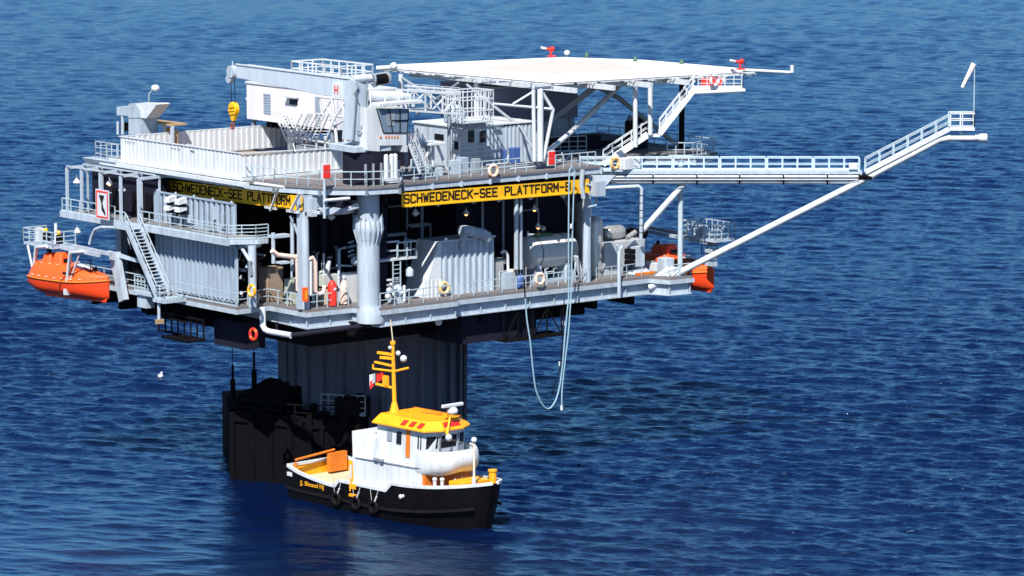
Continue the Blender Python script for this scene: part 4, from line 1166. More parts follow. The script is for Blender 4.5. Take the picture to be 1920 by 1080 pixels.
m = MB(BLUEW); m.box(-5.7, -3.6, 11.0, 12.6, 15.3, 15.6); m.box(-5.6, -4.0, 16.6, 18.2, 20.6, 20.88); m.build("landing", SW)
m = MB(BLUEW, TAN); m.tube([(-5.4, 12.2, 15.3), (-5.4, 12.2, 13.9)], 0.13); m.m = 1; m.box(-5.7, -5.0, 12.1, 12.3, 13.55, 13.9); m.build("hanger", SW)
m = MB(RAILM); m.rail([(-5.5, 16.7, 20.9), (-5.5, 18.2, 20.9)], 1.1, 0.7); m.rail([(-5.6, 12.4, 15.6), (-5.6, 11.1, 15.6), (-4.0, 11.0, 15.6)], 1.0, 0.8); m.build("railing", SW)
# small winch davit pipe at the walkway
m = MB(BLUEW)
m.tube([PU(222, 427, -4.8), PU(190, 426, -4.8), PU(178, 430, -4.8), PU(171, 445, -4.8), PU(168, 458, -4.8)], 0.13, 8); m.build("pipe_arm", PF)
m = MB(BLACKISH, BLUEG)
m.box(-3.4, -1.0, 16.8, 19.6, 15.6, 20.4)
for k in range(12):
    a = random.uniform(17, 19.4); b = a + random.uniform(-0.8, 0.8)
    m.m = k % 2; m.tube([(-3.45, a, 17 + random.random() * 2), (-3.5, b, 18.5 + random.random() * 1.6)], 0.05, 5)
m.build("side_machinery", PL)

# davit gallery and arms for the left lifeboat
def davit(name, label, loc_px, u, mirror=False): pass
DV = T("lifeboat_davit", "pale steel davit gallery with railings above the left lifeboat", "davit", (-5.5, 24, 18.5))
m = MB(BLUEW)
g0 = Vector(PU(58, 448, -6.5)); g1 = Vector(PU(112, 456, -6.5)); zg = 18.55
m.box(-7.2, -5.0, g1[1], g0[1], zg - 0.2, zg); m.build("gallery_floor", DV)
m = MB(RAILM); m.rail([(-5.0, g0[1], zg), (-7.2, g0[1], zg), (-7.2, g1[1], zg), (-5.0, g1[1], zg)], 1.15, 0.9, r=0.035, mids=2, kick=False); m.build("railing", DV)
m = MB(BLUEW)
for du in (-6.3, -5.2):
    a = Vector(PU(85, 455, -6.0)); b = Vector(PU(212, 476, -5.0)); a.x = du; b.x = du; m.beam(a, b, 0.22, 0.3)
for t_ in (0.1, 0.4, 0.7): 
    q = a.lerp(b, t_); m.beam((-6.3, q.y, q.z), (-5.2, q.y, q.z), 0.14)
m.build("track_beam", DV)
def pth(pts, u): return [Vector(PU(x, y, u)) for x, y in pts]
m = MB(WHITE); m.tube(pth([(88, 462), (68, 463), (62, 522)], -7.4), 0.16, 8); m.tube(pth([(52, 460), (62, 508)], -7.4), 0.1, 8); m.box(-7.6, -7.2, pth([(62, 520)], -7.4)[0].y - 0.2, pth([(62, 520)], -7.4)[0].y + 0.2, 15.3, 15.8); m.build("arm", DV)
m = MB(WHITE); m.tube(pth([(160, 472), (132, 473), (125, 535)], -7.4), 0.16, 8); m.tube(pth([(150, 474), (130, 530)], -7.3), 0.08, 8); m.box(-7.6, -7.2, pth([(125, 533)], -7.4)[0].y - 0.2, pth([(125, 533)], -7.4)[0].y + 0.2, 14.9, 15.4); m.build("arm", DV)
m = MB(BLUEW)
q = pth([(203, 473), (216, 473), (232, 562), (223, 567)], -4.6)
m.hexa([p + Vector((0.5, 0, 0)) for p in q][::-1], q[::-1]) 
m.beam(q[0], (-3.5, 17.2, 17.8), 0.3); m.build("bracket_plate", DV)
m = MB(BLACKISH, YEL)
for y_ in (0, 2.0):
    m.m = 0; m.box(-6.0, -5.5, 26.0 + y_, 26.3 + y_, zg, zg + 0.7); m.m = 1; m.ball((-5.8, 26.15 + y_, zg + 0.9), 0.22, 8)
m.build("winch", DV)
m = MB(WHITE); m.tube([(-5.6, 26.9, zg), (-5.6, 26.9, zg + 1.6)], 0.14); m.box(-6.3, -5.8, 28.4, 29.0, zg, zg + 1.1); m.build("control_post", DV)
m = MB(BLUEW)
m.box(-4.6, -3.6, 14.4, 17.2, 15.35, 15.6); m.box(-4.4, -3.6, 15.5, 16.8, 14.3, 15.3); m.build("boarding_step", DV)
m = MB(RAILM); m.rail([(-4.5, 17.0, 15.6), (-4.5, 14.6, 15.6)], 1.2, 0.5, r=0.03, mids=3); m.build("railing", DV)

def lifeboat(loc, rz, label):
    t = T("lifeboat", label, "lifeboat", loc, "enclosed lifeboats at the platform sides", own=True, rot=rz)
    L0 = 8.6
    def sec(x):       # hull half width, keel z, gunwale z
        s_ = x / L0
        w_ = 1.55 * (1 - max(0, (s_ - 0.55) / 0.45) ** 2.2) * (1 - 0.25 * max(0, (0.25 - s_) / 0.25) ** 2)
        w_ = max(w_, 0.06)
        g = 1.35 + 0.35 * max(0, (s_ - 0.4) / 0.6) ** 2 + 0.08 * (1 - s_)
        k = 0.0 + 0.45 * max(0, (0.2 - s_) / 0.2) ** 2 + 0.25 * max(0, (s_ - 0.8) / 0.2) ** 2
        return w_, k, g
    m = MB(ORAH)
    xs = np.linspace(0, L0, 22); ring = []
    for x in xs:
        w_, k, g = sec(x)
        pr = []
        for j in range(13):
            a = math.pi * (j / 12)          # port gunwale round the keel to starboard
            y = w_ * math.cos(a); d = abs(math.sin(a)) ** 0.62
            pr.append((x, y, g - (g - k) * d))
        ring.append(pr)
    vs = [p for r_ in ring for p in r_]; n = 13
    m.add(vs, [(i * n + j, i * n + j + 1, (i + 1) * n + j + 1, (i + 1) * n + j) for i in range(21) for j in range(12)], True)
    m.add(ring[0], [tuple(range(13))]); m.add(ring[-1], [tuple(range(13))[::-1]])
    m.hexa([(1.0, -0.06, -0.25), (8.3, -0.06, -0.1), (8.3, 0.06, -0.1), (1.0, 0.06, -0.25)], [(0.8, -0.06, 0.2), (8.55, -0.06, 0.5), (8.55, 0.06, 0.5), (0.8, 0.06, 0.2)])
    m.build("hull", t)
    m = MB(ORA2)
    for s_ in (1, -1): m.tube([(x, s_ * (sec(x)[0] + 0.03), sec(x)[2]) for x in xs], 0.07, 6)
    m.build("fender_strip", t)
    m = MB(ORA)
    ring = []
    def can(x):
        s_ = x / L0
        w_, k, g = sec(x); w_ *= 0.96
        hh = 1.28 * min(1, ((x + 0.02) / 0.55)) ** 0.5 if x < 0.55 else (1.28 if s_ < 0.52 else 1.28 - 0.95 * ((s_ - 0.52) / 0.48) ** 1.3)
        return w_, g, hh
    for x in np.linspace(0.05, L0 - 0.1, 30):
        w_, g, hh = can(x); pr = []
        for j in range(13):
            a = math.pi * j / 12
            cx = math.copysign(abs(math.cos(a)) ** 0.55, math.cos(a)); sz_ = abs(math.sin(a)) ** 0.5
            pr.append((x, w_ * cx * (1 - 0.18 * sz_), g + hh * sz_))
        ring.append(pr)
    vs = [p for r_ in ring for p in r_]
    m.add(vs, [(i * 13 + j, (i + 1) * 13 + j, (i + 1) * 13 + j + 1, i * 13 + j + 1) for i in range(29) for j in range(12)], True)
    m.add(ring[0], [tuple(range(13))[::-1]]); m.add(ring[-1], [tuple(range(13))])
    m.build("canopy", t)
    m = MB(ORA)
    def lump(x0, x1, hw, z0, z1): m.hexa([(x0, -hw, z0), (x1, -hw, z0), (x1, hw, z0), (x0, hw, z0)], [(x0 + 0.25, -hw * 0.7, z1), (x1 - 0.2, -hw * 0.7, z1), (x1 - 0.2, hw * 0.7, z1), (x0 + 0.25, hw * 0.7, z1)])
    lump(1.0, 2.2, 0.6, 2.5, 3.35); lump(2.35, 3.6, 0.7, 2.5, 3.5); m.build("conning_hood", t, bevel=0.12)
    m = MB(DGLASS)
    m.box(3.55, 3.64, -0.35, 0.35, 2.75, 3.05)
    for x in (4.6, 5.4): m.box(x, x + 0.5, -1.42, -1.37, 2.05, 2.2)
    m.build("window", t)
    m = MB(PINKW)
    for s_ in (1, -1):
        for k in range(7): 
            x = 0.7 + k * 0.95; m.box(x, x + 0.28, s_ * (sec(x)[0] * 0.96 + 0.01) - 0.02, s_ * (sec(x)[0] * 0.96 + 0.01) + 0.02, sec(x)[2] + 0.2, sec(x)[2] + 0.27)
            m.box(x, x + 0.3, s_ * 1.12 - 0.02 if x < 4.4 else s_ * 0.9, s_ * 1.18 + 0.02 if x < 4.4 else s_ * 0.94, 2.66, 2.70) if x < 4.5 else None
    m.build("grab_patch", t)
    m = MB(paint("lifeboat_seam", (0.16, 0.03, 0.01), 0.6, 0.1))
    m.tube([(4.3, -1.58, 0.5), (4.6, -1.62, 1.5), (5.4, -1.25, 2.3), (6.2, -0.7, 2.62)], 0.035, 5); m.tube([(4.3, -1.4, 0.4), (4.3, -1.0, 0.15)], 0.035, 5)
    m.tube([(6.2, -0.5, 2.6), (7.6, -0.3, 2.2)], 0.07, 5)
    m.build("seam", t)
    m = MB(WHITE, BLACKISH); m.hexa([(4.9, -0.5, 2.55), (6.4, -0.45, 2.2), (6.4, 0.45, 2.2), (4.9, 0.5, 2.55)], [(5.0, -0.45, 2.72), (6.3, -0.4, 2.55), (6.3, 0.4, 2.55), (5.0, 0.45, 2.72)])
    m.m = 1; m.box(6.8, 7.1, -0.15, 0.15, 2.2, 2.6); m.box(1.4, 1.6, -0.1, 0.1, 3.3, 3.6)
    m.build("hatch", t)
    return t
# left boat: bow towards the stairs
sP = W(*PU(66, 500, -6.0)); bP = W(*PU(205, 525, -6.0))
hd = R(-42)
LFB = lifeboat((0, 0, 0), 0, "orange enclosed lifeboat hanging in its davit at the left end of the platform")
cen = W(*PU(137, 520, -6.2))
def put(t, cen, hd, zk):
    off = Matrix.Rotation(hd, 4, 'Z') @ Vector((4.3, 0, 0))
    t.e.location = (cen.x - off.x, cen.y - off.y, zk); t.e.rotation_euler = (0, 0, hd)
put(LFB, cen, hd, 14.55)
RLB = dup(LFB.e, label="orange enclosed lifeboat on the right side half hidden behind the boom strut")
c2 = W(41.0, 2.6, 0); h2 = ANG - math.pi / 2
off = Matrix.Rotation(h2, 4, 'Z') @ Vector((4.3, 0, 0)); RLB.location = (c2.x - off.x, c2.y - off.y, 13.5); RLB.rotation_euler = (0, 0, h2)
# falls that carry the boats
DR = T("lifeboat_davit", "pale steel davit gallery with railings above the right lifeboat", "davit", (40, 2, 18.3))
zr = 18.2
m = MB(BLUEW); m.box(39.4, 41.6, -3.6, 0.6, zr - 0.25, zr); m.build("gallery_floor", DR)
m = MB(RAILM); m.rail([(39.4, 0.6, zr), (39.4, -3.6, zr), (41.6, -3.6, zr), (41.6, 0.6, zr), (39.4, 0.6, zr)], 1.25, 0.7, r=0.035, mids=2, kick=False); m.build("railing", DR)
m = MB(BLUEW)
for u in (39.6, 41.2): m.beam((u, -2.5, zr - 0.35), (u, 7.5, zr - 0.1), 0.2, 0.28)
m.build("track_beam", DR)
m = MB(WHITE); m.tube([(39.2, 5.5, 18.0), (38.6, 5.5, 18.0), (38.4, 5.5, 15.6)], 0.15); m.build("arm", DR)
m = MB(WHITE); m.tube([(39.2, -0.5, 18.0), (38.6, -0.5, 18.0), (38.2, -0.5, 15.2)], 0.15); m.build("arm", DR)
m = MB(GREY, BLUEW)
for k in range(4): m.m = k % 2; m.box(39.8, 40.4, -2.8, -1.9, zr - 0.7 - k * 0.55, zr - 0.35 - k * 0.55)
m.m = 1; m.box(39.9, 40.5, -1.5, -0.6, zr, zr + 0.9); m.build("winch", DR)
m = MB(BLACKISH)
for v in (-2.8, -1.6, -0.9): m.tube([(40.4, v, zr - 0.2), (40.5, v + 0.2, zr - 1.6)], 0.04, 5)
m.build("fall_wire", DR)
m = MB(BLACKISH)
m.tube([(-6.2, 27.3, 18.4), (-6.2, 27.3, 17.6)], 0.04, 5); m.tube([(-6.2, 20.8, 18.0), (-6.2, 20.8, 16.9)], 0.04, 5); m.build("fall_wire", DV)

# vents and lamp at the far left corner
VT = T("air_intake", "white ducted air intake hood on the far left corner of the upper deck", "vent", (2, 26, 25.2))
m = MB(BLUEW)
def pf(m, pts, u0, u1):
    a_ = [Vector(PU(x, y, u0)) for x, y in pts]
    m.hexa(a_, [p + Vector((u1 - u0, 0, 0)) for p in a_])
pf(m, [(241, 252), (264, 252), (264, 221), (241, 221)], 1, 2.6); pf(m, [(241, 221), (264, 221), (262, 205), (254, 194), (243, 194), (238, 200), (238, 215)], 0.95, 2.65)
pf(m, [(219, 216), (241, 217), (240, 200), (219, 200)], 1.05, 2.3)
m.build("duct", VT)
m = MB(WHITE); pf(m, [(262, 221), (274, 222), (294, 196), (290, 194), (258, 194), (262, 205)], 1.1, 2.4); m.build("hood", VT)
m = MB(BLUEW, BLACKISH); m.tube([PU(230, 252, 1.2), PU(230, 215, 1.2)], 0.15); m.tube([PU(221, 252, 1.4), PU(221, 228, 1.4)], 0.12); m.m = 1; pf(m, [(226, 246), (240, 246), (240, 230), (226, 230)], 1.6, 1.9); m.build("support_leg", VT)
m = MB(WHITE, RAILM)
p = Vector(PU(277, 252, 3)); q = Vector(PU(280, 175, 3)); r_ = Vector(PU(290, 165, 3))
m.m = 1; m.tube([p, q, r_], 0.07, 6); m.m = 0; m.ball(r_ + Vector((0, -0.1, 0)), 0.36, 12, (1, 1, 0.8))
m.build("lamp_post", None, "round white floodlight on a thin post behind the air intake", "lamp post", loc=tuple(p))
PLT = T("cargo_rack", "low timber topped rack with pale posts beyond the wind wall", "rack", (3.5, 22.8, 25.2))
m = MB(TAN, CREAM); a, b = PU(266, 225, 3), PU(327, 228, 3); m.box(2.6, 4.2, b[1], a[1], a[2] - 0.12, a[2] + 0.02); m.build("top_board", PLT)
m = MB(BLUEW, YEL2, ORA)
for k in range(5):
    y_ = b[1] + (a[1] - b[1]) * k / 4; m.box(2.7, 2.9, y_ - 0.1, y_ + 0.18, 25.2, a[2] - 0.12)
m.build("post", PLT)
m = MB(YEL2, ORA, TAN); m.box(3.2, 3.6, b[1] + 1.0, b[1] + 1.5, 25.4, 27.7); m.m = 1; m.box(3.2, 3.5, b[1] + 3.6, b[1] + 3.8, 25.4, 28.2); m.m = 2; m.box(3.1, 3.6, b[1] + 0.4, b[1] + 0.7, 25.4, 27.6); m.build("stored_gear", PLT)

# ------------------------------------------------------------------ lower deck equipment, right facade
def sbox(m, x0, x1, y0, y1, v0, dv):
    a, b = PV(x0, y0, v0), PV(x1, y1, v0)
    m.box(a[0], b[0], v0, v0 + dv, b[2], a[2])
CT = T("equipment_container", "pale corrugated container with leaning front wall on the lower deck", "container", (13.5, 0, 15.6))
m = MB(BLUEW)
m.corr((12.6, -0.9), (18.0, -0.9), 15.6, 19.9, 0.62, 0.14); m.box(12.6, 18.0, -0.88, 1.8, 15.6, 19.95); m.build("wall", CT)
m = MB(WHITE)
m.hexa([(10.9, -1.0, 15.6), (12.6, -1.0, 15.6), (12.6, 1.7, 15.6), (10.9, 1.7, 15.6)], [(12.3, -1.0, 19.95), (12.6, -1.0, 19.95), (12.6, 1.7, 19.95), (12.3, 1.7, 19.95)])
m.corr((10.95, -1.08), (12.6, -1.08), 15.6, 17.0, 0.4, 0.06)
m.build("sloping_end", CT)
m = MB(WHITE); m.ball((13.2, -0.9, 20.0), 0.18, 8); m.ball((17.4, -0.9, 20.0), 0.18, 8); m.box(12.4, 18.1, -1.08, -0.9, 19.9, 20.02); m.build("top_rail", CT)
DU = T("exhaust_duct", "rounded pale exhaust duct bent over the top of the corrugated container", "duct", (16, -1, 20))
m = MB(BLUEW)
a, b = Vector(PV(872, 432, -1.3)), Vector(PV(905, 438, -1.3))
m.tube([a + Vector((-0.4, 0, 0)), a, b, b + Vector((0.45, 0.0, -0.25)), b + Vector((0.5, 0.1, -0.5))], 0.42, 14); m.build("pipe", DU)
m = MB(BLUEW); m.beam(a + Vector((-0.1, 0, -0.3)), a + Vector((-0.1, 0.3, -1.5)), 0.5, 0.4); m.beam(b + Vector((0.0, 0.4, -0.3)), b + Vector((0.0, 0.5, -0.8)), 0.5, 0.3); m.build("support", DU)
m = MB(paint("fan_cabinet_grey", (0.33, 0.35, 0.36), 0.6, 0.25), STEEL, WHITE)
sbox(m, 907, 944, 494, 548, -0.6, 1.6)
a = PV(927, 492, 0.2); m.m = 1; m.lathe((a[0] + 0.3, 0.2, a[2] - 0.1), [(0.75, 0), (0.75, 0.25), (0.6, 0.42)], 16)
for k in range(9): 
    q = PV(911 + k * 4, 520, -0.62); m.box(q[0], q[0] + 0.03, -0.63, -0.6, 15.8, 17.4)
m.build("fan_cabinet", None, "grey louvred fan cabinet with round top right of the corrugated container", "cabinet", loc=(19, 0, 15.6))
m = MB(WHITE, BLUEW)
a = Vector(PV(953, 530, -0.8)); b = Vector(PV(952, 480, -0.8)); 
m.tube([a, b, b + Vector((-0.15, 0, 0.35)), b + Vector((-0.45, 0, 0.45)), b + Vector((-0.65, 0, 0.3))], 0.12, 8); m.build("gooseneck_vent", None, "white gooseneck vent pipe beside the grey fan cabinet", "vent pipe", loc=tuple(a))
m = MB(BLUEW, WHITE)
sbox(m, 948, 972, 512, 540, -1.4, 1.0); m.m = 1; a = PV(958, 508, -1); m.ball((a[0], -1, a[2]), 0.4, 10, (1, 1, 0.4)); m.build("valve_skid", None, "low white valve skid with domed lid between vent pipe and tank", "skid", loc=(21, -1, 15.6))
m = MB(BLUE, STEEL, TAN)
a = PV(975, 520, -1.6); m.lathe((a[0], -1.5, 15.7), [(0.32, 0), (0.36, 0.4), (0.34, 1.0), (0.1, 1.05)], 12); m.m = 1
for k in range(5): m.tube([(a[0] - 0.4 + k * 0.25, -1.6, 15.7), (a[0] - 0.5 + k * 0.3, -1.5, 17.3)], 0.05, 5)
m.m = 2; m.ball((a[0] - 0.4, -1.5, 17.2), 0.2, 8)
m.build("drum", None, "blue drum among pipes in front of the steel tank", "drum", loc=(a[0], -1.5, 15.6))
TANKM = paint("tank_cladding", (0.60, 0.61, 0.62), 0.4, 0.25, (0.36, 0.35, 0.34), 1.0)
TK = T("storage_tank", "big horizontal bare steel tank on the right half of the lower deck", "tank", (24, 0.5, 15.6))
m = MB(TANKM)
a, b = Vector(PV(986, 474, 0.6)), Vector(PV(1070, 468, 0.6))
zc = (a.z + b.z) / 2; 
m.lathe((a.x, 0.8, zc), [(0.2, -0.25), (1.1, -0.1), (1.3, 0.15), (1.35, 0.5), (1.35, b.x - a.x - 0.5), (1.3, b.x - a.x - 0.15), (1.1, b.x - a.x + 0.1), (0.2, b.x - a.x + 0.25)], 28, axis='x'); m.build("shell", TK)
m = MB(BLACKISH)
for x in (0.9, 3.6): m.torus((a.x + x, 0.8, zc), 1.36, 0.03, (1, 0, 0), 28, 5)
m.build("band", TK)
m = MB(BLUEG); m.box(a.x + 0.5, a.x + 1, -0.2, 1.6, 15.6, zc - 0.9); m.box(b.x - 1.2, b.x - 0.7, -0.2, 1.6, 15.6, zc - 0.9); m.box(a.x, b.x + 0.5, -0.4, 2, 15.6, 15.8); m.build("saddle", TK)
m = MB(GREEN, STEEL); m.box(a.x + 0.8, a.x + 2.6, 0.3, 1.2, zc + 1.3, zc + 1.5); m.m = 1; m.tube([(a.x + 0.2, 0.6, zc + 1.4), (a.x + 0.2, 0.6, zc + 1.8)], 0.1); m.ball((a.x + 1.8, 0.6, zc + 1.9), 0.25, 8); m.build("manifold", TK)
m = MB(WHITE); m.beam(PV(1080, 480, -1.2), PV(1092, 528, -1.2), 0.5, 0.15); m.build("chute", None, "white sloping chute between steel tank and corner post", "chute", loc=(27, -1, 15.6))
m = MB(STEEL); a = PV(1116, 505, 0.5); m.lathe((a[0], 0.5, 15.6), [(0.62, 0), (0.62, 4.4), (0.5, 4.8), (0.2, 4.95)], 18); m.build("upright_tank", None, "upright bare steel tank right of the corner post", "tank", loc=(a[0], 0.5, 15.6))
m = MB(STEEL); a = PV(1100, 505, 2.0); m.lathe((a[0], 2.4, 15.6), [(0.7, 0), (0.7, 5.8), (0.2, 6.1)], 18); m.build("upright_tank", None, "taller upright tank standing in shade behind the corner post", "tank", loc=(a[0], 2.4, 15.6))
UN = T("power_unit", "pale grey engine enclosure with square air duct near the right corner", "engine enclosure", (32, 0, 15.9))
m = MB(paint("enclosure_grey", (0.42, 0.46, 0.50), 0.5, 0.2)); a, b = PV(1128, 462, -0.2), PV(1218, 520, -0.2)
m.box(30.2, 34.6, -0.3, 2.4, 16.2, 18.35); m.box(30.2, 32.2, -0.32, 2.4, 15.6, 16.2); m.build("housing", UN, bevel=0.03)
m = MB(BLUEW); m.box(32.6, 33.5, -1.5, -0.3, 16.3, 17.9); m.hexa([(32.3, -1.6, 15.65), (34.4, -1.6, 15.65), (34.4, -0.6, 15.65), (32.3, -0.6, 15.65)], [(33.2, -1.2, 16.3), (33.5, -1.2, 16.3), (33.5, -0.9, 16.3), (33.2, -0.9, 16.3)]); m.build("air_duct", UN)
m = MB(BLACKISH); 
for k in range(3): m.box(32.15, 32.6, -1.4, -0.5, 16.4 + k * 0.5, 16.75 + k * 0.5)
m.build("grille", UN)
m = MB(ORA2, YEL2); m.box(32.4, 34.3, -1.9, -1.55, 15.62, 15.8); m.build("kick_plate", UN)
m = MB(STEEL); m.lathe((31.1, 0.9, 18.95), [(0.2, 0), (0.55, 0.15), (0.6, 0.4), (0.6, 1.7), (0.5, 2.0), (0.2, 2.1)], 18, axis='x'); m.tube([(32.0, -1.0, 18.7), (33.0, -0.9, 19.1)], 0.22); m.build("silencer", UN)
m = MB(BLACKISH, STEEL); m.lathe((33.4, 1.4, 18.6), [(0.2, 0), (0.5, 0.1), (0.5, 1.2), (0.3, 1.3)], 14, axis='x'); m.ball((35.4, 1.0, 18.6), 0.5, 10); m.build("exhaust", UN)
m = MB(BLUEW); a, b = Vector(PV(1161, 558, -2.7)), Vector(PV(1161, 470, -2.7)); m.tube([a, b, b + Vector((0.3, 0, 0.35))], 0.16, 10); m.tube([b + Vector((0, 0, -0.1)), b + Vector((-0.25, 0, 0.5))], 0.13); m.build("drain_pipe", PL)
m = MB(WHITE, BLUEW); m.box(35.2, 36.2, -1, 0.5, 15.6, 16.3); m.m = 1; m.box(34.8, 35.8, -2.6, -1.6, 15.6, 16.9); m.build("locker", None, "white deck lockers behind the boom strut foot", "lockers", loc=(36.5, -1, 15.6), bevel=0.04)
m = MB(WHITE); m.hexa([(33.6, -2.9, 15.6), (35.6, -3.9, 15.6), (35.6, -2.6, 15.6), (33.6, -2.6, 15.6)], [(35.0, -3.7, 16.2), (35.6, -3.9, 16.2), (35.6, -2.6, 16.2), (35.0, -2.6, 16.2)]); m.build("strut_foot", PL)

# pump platform by the corner column
PP = T("access_platform", "small railed steel platform and ladder between corner column and container", "platform", (9.3, -0.8, 15.6))
m = MB(WHITE)
a, b = PV(722, 488, -1.2), PV(779, 486, -1.2)
m.box(a[0] - 0.6, b[0], -1.4, 0.2, a[2] - 0.08, a[2] + 0.08); m.build("floor", PP)
m = MB(RAILM); m.rail([(b[0] - 1.9, -1.35, a[2]), (b[0], -1.35, a[2]), (b[0], 0.2, a[2])], 1.3, 0.8, r=0.05, mids=1, kick=False); m.build("railing", PP)
m = MB(RAILM)
for x in (736, 750): q = PV(x, 490, -1.4); m.beam((q[0], -1.45, 15.6), (q[0], -1.45, q[2]), 0.08)
q0, q1 = PV(736, 490, -1.4), PV(750, 490, -1.4)
for k in range(9): m.beam((q0[0], -1.45, 15.9 + k * 0.33), (q1[0], -1.45, 15.9 + k * 0.33), 0.05)
m.build("ladder", PP)
m = MB(WHITE, BLUEW)
for k, z in enumerate((20.3, 19.6, 17.3, 16.9)): m.m = k % 2; m.box(7.2, 8.3, -1.2, -0.9, z, z + 0.12)
m.box(7.3, 8.4, -2.0, -1.0, 15.6, 16.5); m.ball((7.9, -1.5, 16.6), 0.4, 10); m.lathe((9.0, -1.6, 17.6), [(0.3, 0), (0.3, 0.5), (0.1, 0.7)], 10)
m.build("valve_bank", PP)
m = MB(BLUEW, STEEL, WHITE)
for (x, y, s_) in ((730, 545, .28), (737, 552, .22), (727, 556, .25), (741, 541, .2), (733, 534, .2)): m.ball(PV(x, y, -2.2), s_, 8); m.m = (m.m + 1) % 3
m.tube([(8.0, -2.2, 15.6), (8.0, -2.2, 17.0)], 0.12); m.tube([(7.6, -2.2, 16.4), (8.5, -2.2, 16.6)], 0.1)
m.build("valve_manifold", None, "small cluster of pale valves at the railing right of the corner column", "valves", loc=(8, -2.2, 15.6))

# front bay between corner post and column
m = MB(paint("cabinet_green_grey", (0.42, 0.46, 0.40), 0.6, 0.2)); m.box(0.4, 2.1, 2.4, 3.3, 15.6, 17.6); m.build("control_cabinet", None, "grey green control cabinet behind the corner railing", "cabinet", loc=(1.2, 2.8, 15.6), bevel=0.04)
m = MB(RUSTY); m.box(-0.1, 1.4, 4.8, 6.0, 15.6, 18.3); m.build("crate", None, "brown grey plated crate in the shade left of the control cabinet", "crate", loc=(-1.5, 4, 15.6), bevel=0.03)
ORA3 = paint("insulated_pipe_pinkish", (0.80, 0.62, 0.55), 0.5, 0.2, (0.6, 0.25, 0.15))
m = MB(ORA3, WHITE)
m.tube([PV(510, 470, 1.0), PV(520, 478, 1.0), PV(560, 483, 0.8)], 0.2, 10); m.tube([PV(577, 487, 0.0), PV(586, 483, 0), PV(591, 492, 0), PV(591, 545, 0), PV(597, 552, 0), PV(606, 548, 0), PV(609, 535, 0)], 0.17, 10)
m.tube([PV(557, 486, 0.6), PV(558, 545, 0.6)], 0.15, 10); m.m = 1; m.tube([PV(583, 490, -0.1), PV(583, 555, -0.1)], 0.12, 8)
m.build("hose_pipe", None, "pinkish white bent pipes around the corner post", "pipes", loc=(1, 0.5, 15.6))
m = MB(paint("pump_grey", (0.50, 0.55, 0.52), 0.5, 0.2), WHITE, CREAM)
a = PV(605, 525, 1.0)
m.box(2.6, 4.2, 1.0, 2.2, 17.0, 17.9); m.m = 1; m.ball((4.3, 1.0, 17.6), 0.4, 10); m.tube([(3.0, 1.2, 17.9), (3.2, 1.2, 19.0)], 0.2); m.tube([(2.7, 1.2, 17.9), (2.7, 1.2, 19.6)], 0.08); m.m = 2; m.box(2.7, 3.9, 1.1, 2.1, 15.6, 16.8)
m.build("pump_unit", None, "grey pump unit with white pipes inside the front bay", "pump", loc=(3.3, 1.5, 15.6))
def redcyl(x, y, v, h, label, mat=RED, r=0.36):
    a = PV(x, y, v); m = MB(mat, WHITE)
    m.lathe((a[0], v, 15.6), [(r, 0.1), (r, h), (r * 0.6, h + 0.25), (0.1, h + 0.35)], 14); m.m = 1; m.box(a[0] - 0.12, a[0] + 0.12, v - r - 0.02, v - r, 16.9, 17.1)
    return m.build("extinguisher_tank", None, label, "extinguisher", "fire extinguishers on the lower deck", loc=(a[0], v, 15.6))
redcyl(623, 560, -0.1, 1.7, "red wheeled extinguisher standing inside the front bay")
redcyl(645, 560, 0.0, 1.6, "pale pink extinguisher left of the corner column", ORA3, 0.3)
m = MB(ORA, YEL2); a = PV(571, 545, -0.5); m.box(a[0] - 0.2, a[0] + 0.2, -0.7, -0.45, 16.3, 17.4); m.m = 1; m.box(a[0] - 0.08, a[0] + 0.08, -0.72, -0.7, 16.5, 17.2); m.build("fire_box", None, "small orange box strapped to the corner post", "box", loc=(a[0], -0.5, 16.3))
m = MB(WHITE, BLUEW); m.box(4.2, 6.0, 0.7, 0.9, 15.6, 18.0); m.m = 1; m.tube([(3.4, 0.4, 18.7), (5.0, 0.6, 18.5)], 0.08); m.ball((5.2, 0.4, 18.9), 0.4, 10)
for k in range(4): m.tube([(4.6, 0.5, 19.3 + k * 0.35), (5.1, 0.5, 19.4 + k * 0.35)], 0.09, 6)
m.build("instrument_board", None, "pale valve panel just left of the corner column", "panel", loc=(5, 0.7, 15.6))
m = MB(BLACKISH, BLUEW, GREY)
for k in range(16):
    u0, v0, z0_ = random.uniform(-2.8, -1.2), random.uniform(3.0, 6.5), random.uniform(16.5, 20)
    m.m = k % 3; m.tube([(u0, v0, z0_), (u0 + random.uniform(-.6, .6), v0 + random.uniform(-1, 1), z0_ + random.uniform(-.5, 1.2))], random.choice((0.05, 0.09, 0.14)), 6)
m.m = 1; m.tube([(-2.4, 3.6, 15.6), (-2.4, 3.6, 20.4)], 0.33, 12); m.tube([PU(447, 455, -2.8), PU(470, 492, -2.8)], 0.14)
m.build("pipe_cluster", PL)
m = MB(WHITE, BLUEW)
m.lathe((-1.8, 4.6, 20.0), [(0.2, 0), (0.8, 0.2), (0.9, 0.5)], 14); m.m = 1
m.box(-1.2, 0.4, 2.2, 3.2, 21.0, 21.2); m.box(-0.9, 0.0, 1.8, 2.6, 19.0, 19.15); m.tube([(-1.1, 2.6, 19), (-1.1, 2.6, 21.4)], 0.16); m.tube([(0.0, 1.6, 18.4), (0.0, 1.6, 22.6)], 0.16); m.tube([(-0.3, 1.4, 22.8), (0.6, 0.8, 20.0)], 0.12)
m.build("pipe_support", PL)

